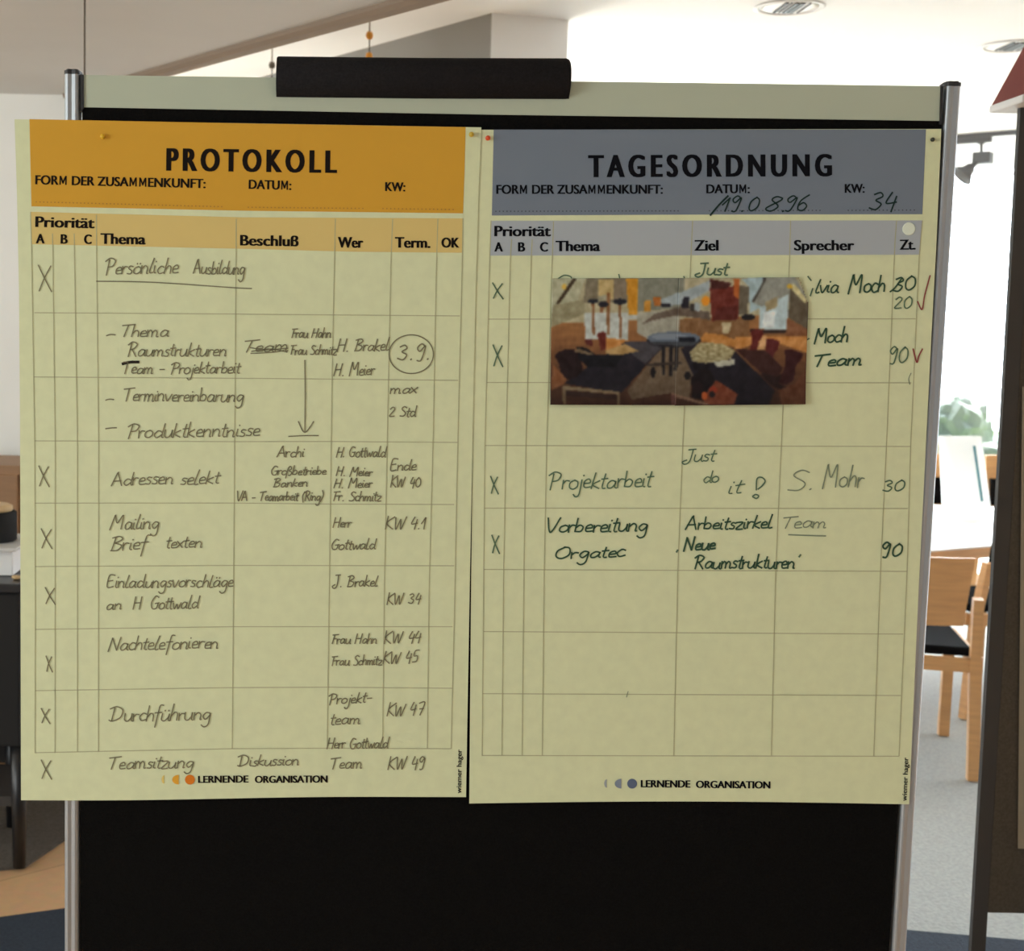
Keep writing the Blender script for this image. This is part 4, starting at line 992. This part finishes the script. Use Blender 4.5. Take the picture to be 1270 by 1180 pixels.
# white table-top flip chart with a teal strip
fy = 5.02
fc = thing('flip_chart', 'white table flip chart with a thin teal strip standing on the white table', 'flip chart', (at(1192, 640, fy).x, fy, .72))
zt = .721
a0, a1, a2, a3 = at(1163.5, 541, fy + .0), at(1217, 541.5, fy), at(1224, 636, fy), at(1172, 636, fy)
hgt_ = a0.z - zt
b = MB(); b.prism([Vector((a3.x, fy - .07, zt)), Vector((a2.x, fy - .07, zt)), Vector((a1.x, fy, a1.z)), Vector((a0.x, fy, a0.z))], (0, .006, 0)); b.build('front_sheet', M['thin_card'], fc)
b = MB(); b.prism([Vector((a3.x + .03, fy + .09, zt)), Vector((a2.x, fy + .09, zt)), Vector((a1.x, fy + .008, a1.z)), Vector((a0.x + .01, fy + .008, a0.z))], (0, .006, 0)); b.build('back_sheet', M['thin_card'], fc)
s0, s1 = at(1207.5, 553, fy - .006), at(1218, 622, fy - .065)
s0.y = fy - .012; s1.y = fy - .066
b = MB(); b.bar(s0, s1, sq(.010, .006), up=(0, 1, 0)); b.build('teal_strip', M['teal'], fc)

# ------------------------------------------------------------------ left edge: sideboard and what stands on it
SY = gz(22, 1083).y           # front legs
zt = at(10, 722, SY).z; xr = at(26.5, 830, SY).x
sbd = thing('sideboard', 'black sideboard on tapered legs at the left edge, partly behind the orange poster', 'sideboard', (xr - .5, SY, .008))
Lx = xr - 1.1
zlow = at(10, 924, SY).z
b = MB(); b.box(((xr + Lx) / 2, SY + .20, (zlow + zt - .03) / 2), (xr - Lx, .44, zt - .03 - zlow), bev=.006); b.build('body', M['black_matte'], sbd)
b = MB(); b.box(((xr + Lx) / 2, SY + .20, zt - .014), (xr - Lx + .02, .47, .028), bev=.005); b.build('top_board', M['black_lacquer'], sbd)
fx = at(22, 1083, SY).x
for x, y in ((fx, SY + .022), (Lx + .06, SY + .022), (fx - .10, SY + .36), (Lx + .06, SY + .36)):
    if True:
        b = MB(); b.tube((x, y, .009), (x, y, zlow + .005), .019, 14, r2=.027); b.build('leg', M['black_lacquer'], sbd)
b = MB(); b.box((fx - .30, SY + .19, at(8, 1000, SY).z), (.56, .30, .03)); b.build('lower_shelf', mat('dark_brown_shelf', (.05, .042, .036), .6), sbd)
b = MB(); b.box(((xr + Lx) / 2 - .03, SY + .40, (zlow + .21) / 2), (xr - Lx - .08, .015, zlow - .20)); b.build('back_panel', mat('dark_back_panel', (.035, .03, .026), .8), sbd)
# white box with a card on it
bx1 = at(17, 700, SY + .10).x; bz = zt + .001
bzt = at(10, 683, SY + .08).z
b = MB(); b.box((bx1 - .17, SY + .20, (bz + bzt) / 2), (.34, .22, bzt - bz), bev=.004)
tag(b.build('box', M['white_card']), 'white box on the black sideboard, underneath the grey tray', 'box')
tx = at(24.5, 676, SY + .10).x; tz = at(10, 673.5, SY + .20).z
b = MB(); b.box((tx - .20, SY + .20, bzt + .0055), (.40, .30, .009), bev=.003)
tag(b.build('tray', mat('pale_tray', (.62, .62, .60), .5)), 'thin pale tray lying on the white box on the sideboard', 'tray')
cx = at(20.5, 655, SY + .2).x - .075; cz = bzt + .0105; czt = at(5, 634, SY + .2).z
cn = thing('canister', 'black round canister with a pale wooden lid on the tray on the sideboard', 'canister', (cx, SY + .2, cz))
b = MB(); b.lathe((cx, SY + .2, cz), (0, 0, 1), [(.068, 0), (.075, .004), (.075, czt - cz - .004), (.070, czt - cz)], 32); b.build('body', M['black_matte'], cn)
b = MB(); b.lathe((cx, SY + .2, czt), (0, 0, 1), [(.060, 0), (.063, .004), (.062, .016), (.052, .021)], 32); b.build('lid', M['pale_wood'], cn)
# small bright saucer edge
b = MB(); b.lathe((at(18, 712, SY + .02).x, SY + .045, zt + .001), (0, 0, 1), [(.010, 0), (.014, .004), (.013, .009), (.009, .010)], 16)
tag(b.build('cap', M['pale_wood']), 'tiny pale wooden cap lying in front of the white box', 'cap')
# brown wooden cabinet behind
CY = SY + .80
ct = at(10, 578, CY).z; cr = at(25.2, 620, CY).x
cab = thing('cabinet', 'brown wooden cabinet standing against the cream wall behind the black canister', 'cabinet', (cr - .4, CY, 0))
b = MB(); b.box((cr - .45, CY + .20, ct / 2), (.90, .38, ct), bev=.004); b.build('body', M['brown_wood'], cab)
for k in (0, 1):
    b = MB(); b.box((cr - .225 - .45 * k, CY + .0, ct / 2), (.435, .02, ct - .06), bev=.003); dr = b.build('door', M['brown_wood'], cab)
    b = MB(); b.box((cr - .41 - .08 * k, CY - .02, ct * .6), (.012, .02, .12)); b.build('handle', M['alu'], dr)

# ------------------------------------------------------------------ outdoors
b = MB(); b.prism([(-60, 8.5, -7.2), (90, 8.5, -7.2), (90, 140, -7.2), (-60, 140, -7.2)], (0, 0, .2)); b.build('ground', M['grass'], kind='structure')
b = MB(); b.prism([(-5, 7.55, -.15), (9, 7.55, -.15), (9, 15.5, -.15), (-5, 15.5, -.15)], (0, 0, .13)); b.build('bounce_slab', mat('pale_bounce_slab', (.68, .67, .64), .8, var=.05, scale=4), kind='structure')  # pale slab added outside to bounce sunlight onto the ceiling
def tree(x, d, top, rad, m_, label, seed):
    rt_ = thing('tree', label, 'tree', cw(x, d, -7.0), 'trees outside the window'); r = random.Random(seed)
    o = cw(x, d)
    b = MB(); b.tube((o.x, o.y, -7.0), (o.x, o.y, top - rad * 1.2), .22, 10, r2=.10); b.build('trunk', M['bark'], rt_)
    b = MB()
    for k in range(26):
        th = r.uniform(0, 2 * math.pi); ph = r.uniform(-.9, 1.4); q = rad * r.uniform(.35, .8)
        c = Vector((o.x + math.cos(th) * math.cos(ph) * q, o.y + math.sin(th) * math.cos(ph) * q * .8, top - rad + math.sin(ph) * q * .9))
        bm = bmesh.new(); bmesh.ops.create_icosphere(bm, subdivisions=3, radius=rad * r.uniform(.22, .38))
        for v in bm.verts:
            v.co *= 1 + .35 * noise.noise(v.co * (3.0 / rad) * 2 + Vector((k, seed, 0)))
        bm.verts.index_update()
        b.add([c + v.co for v in bm.verts], [tuple(v.index for v in f.verts) for f in bm.faces]); bm.free()
    b.build('crown', m_, rt_, fix=False)
tree(11.0, 25.0, .75, 1.3, M['leaf'], 'pale green tree outside the window behind the left end of the flip chart', 3)
tree(12.9, 25.5, .85, 1.0, M['leaf2'], 'bluish green tree outside the window beside the red roofed board', 5)
tree(12.2, 29.0, .30, 1.2, M['leaf3'], 'dry pale tree outside the window between the two greener trees', 8)
tree(9.0, 27.0, .9, 1.5, M['leaf2'], 'green tree outside the window hidden by the right post of the pinboard', 11)
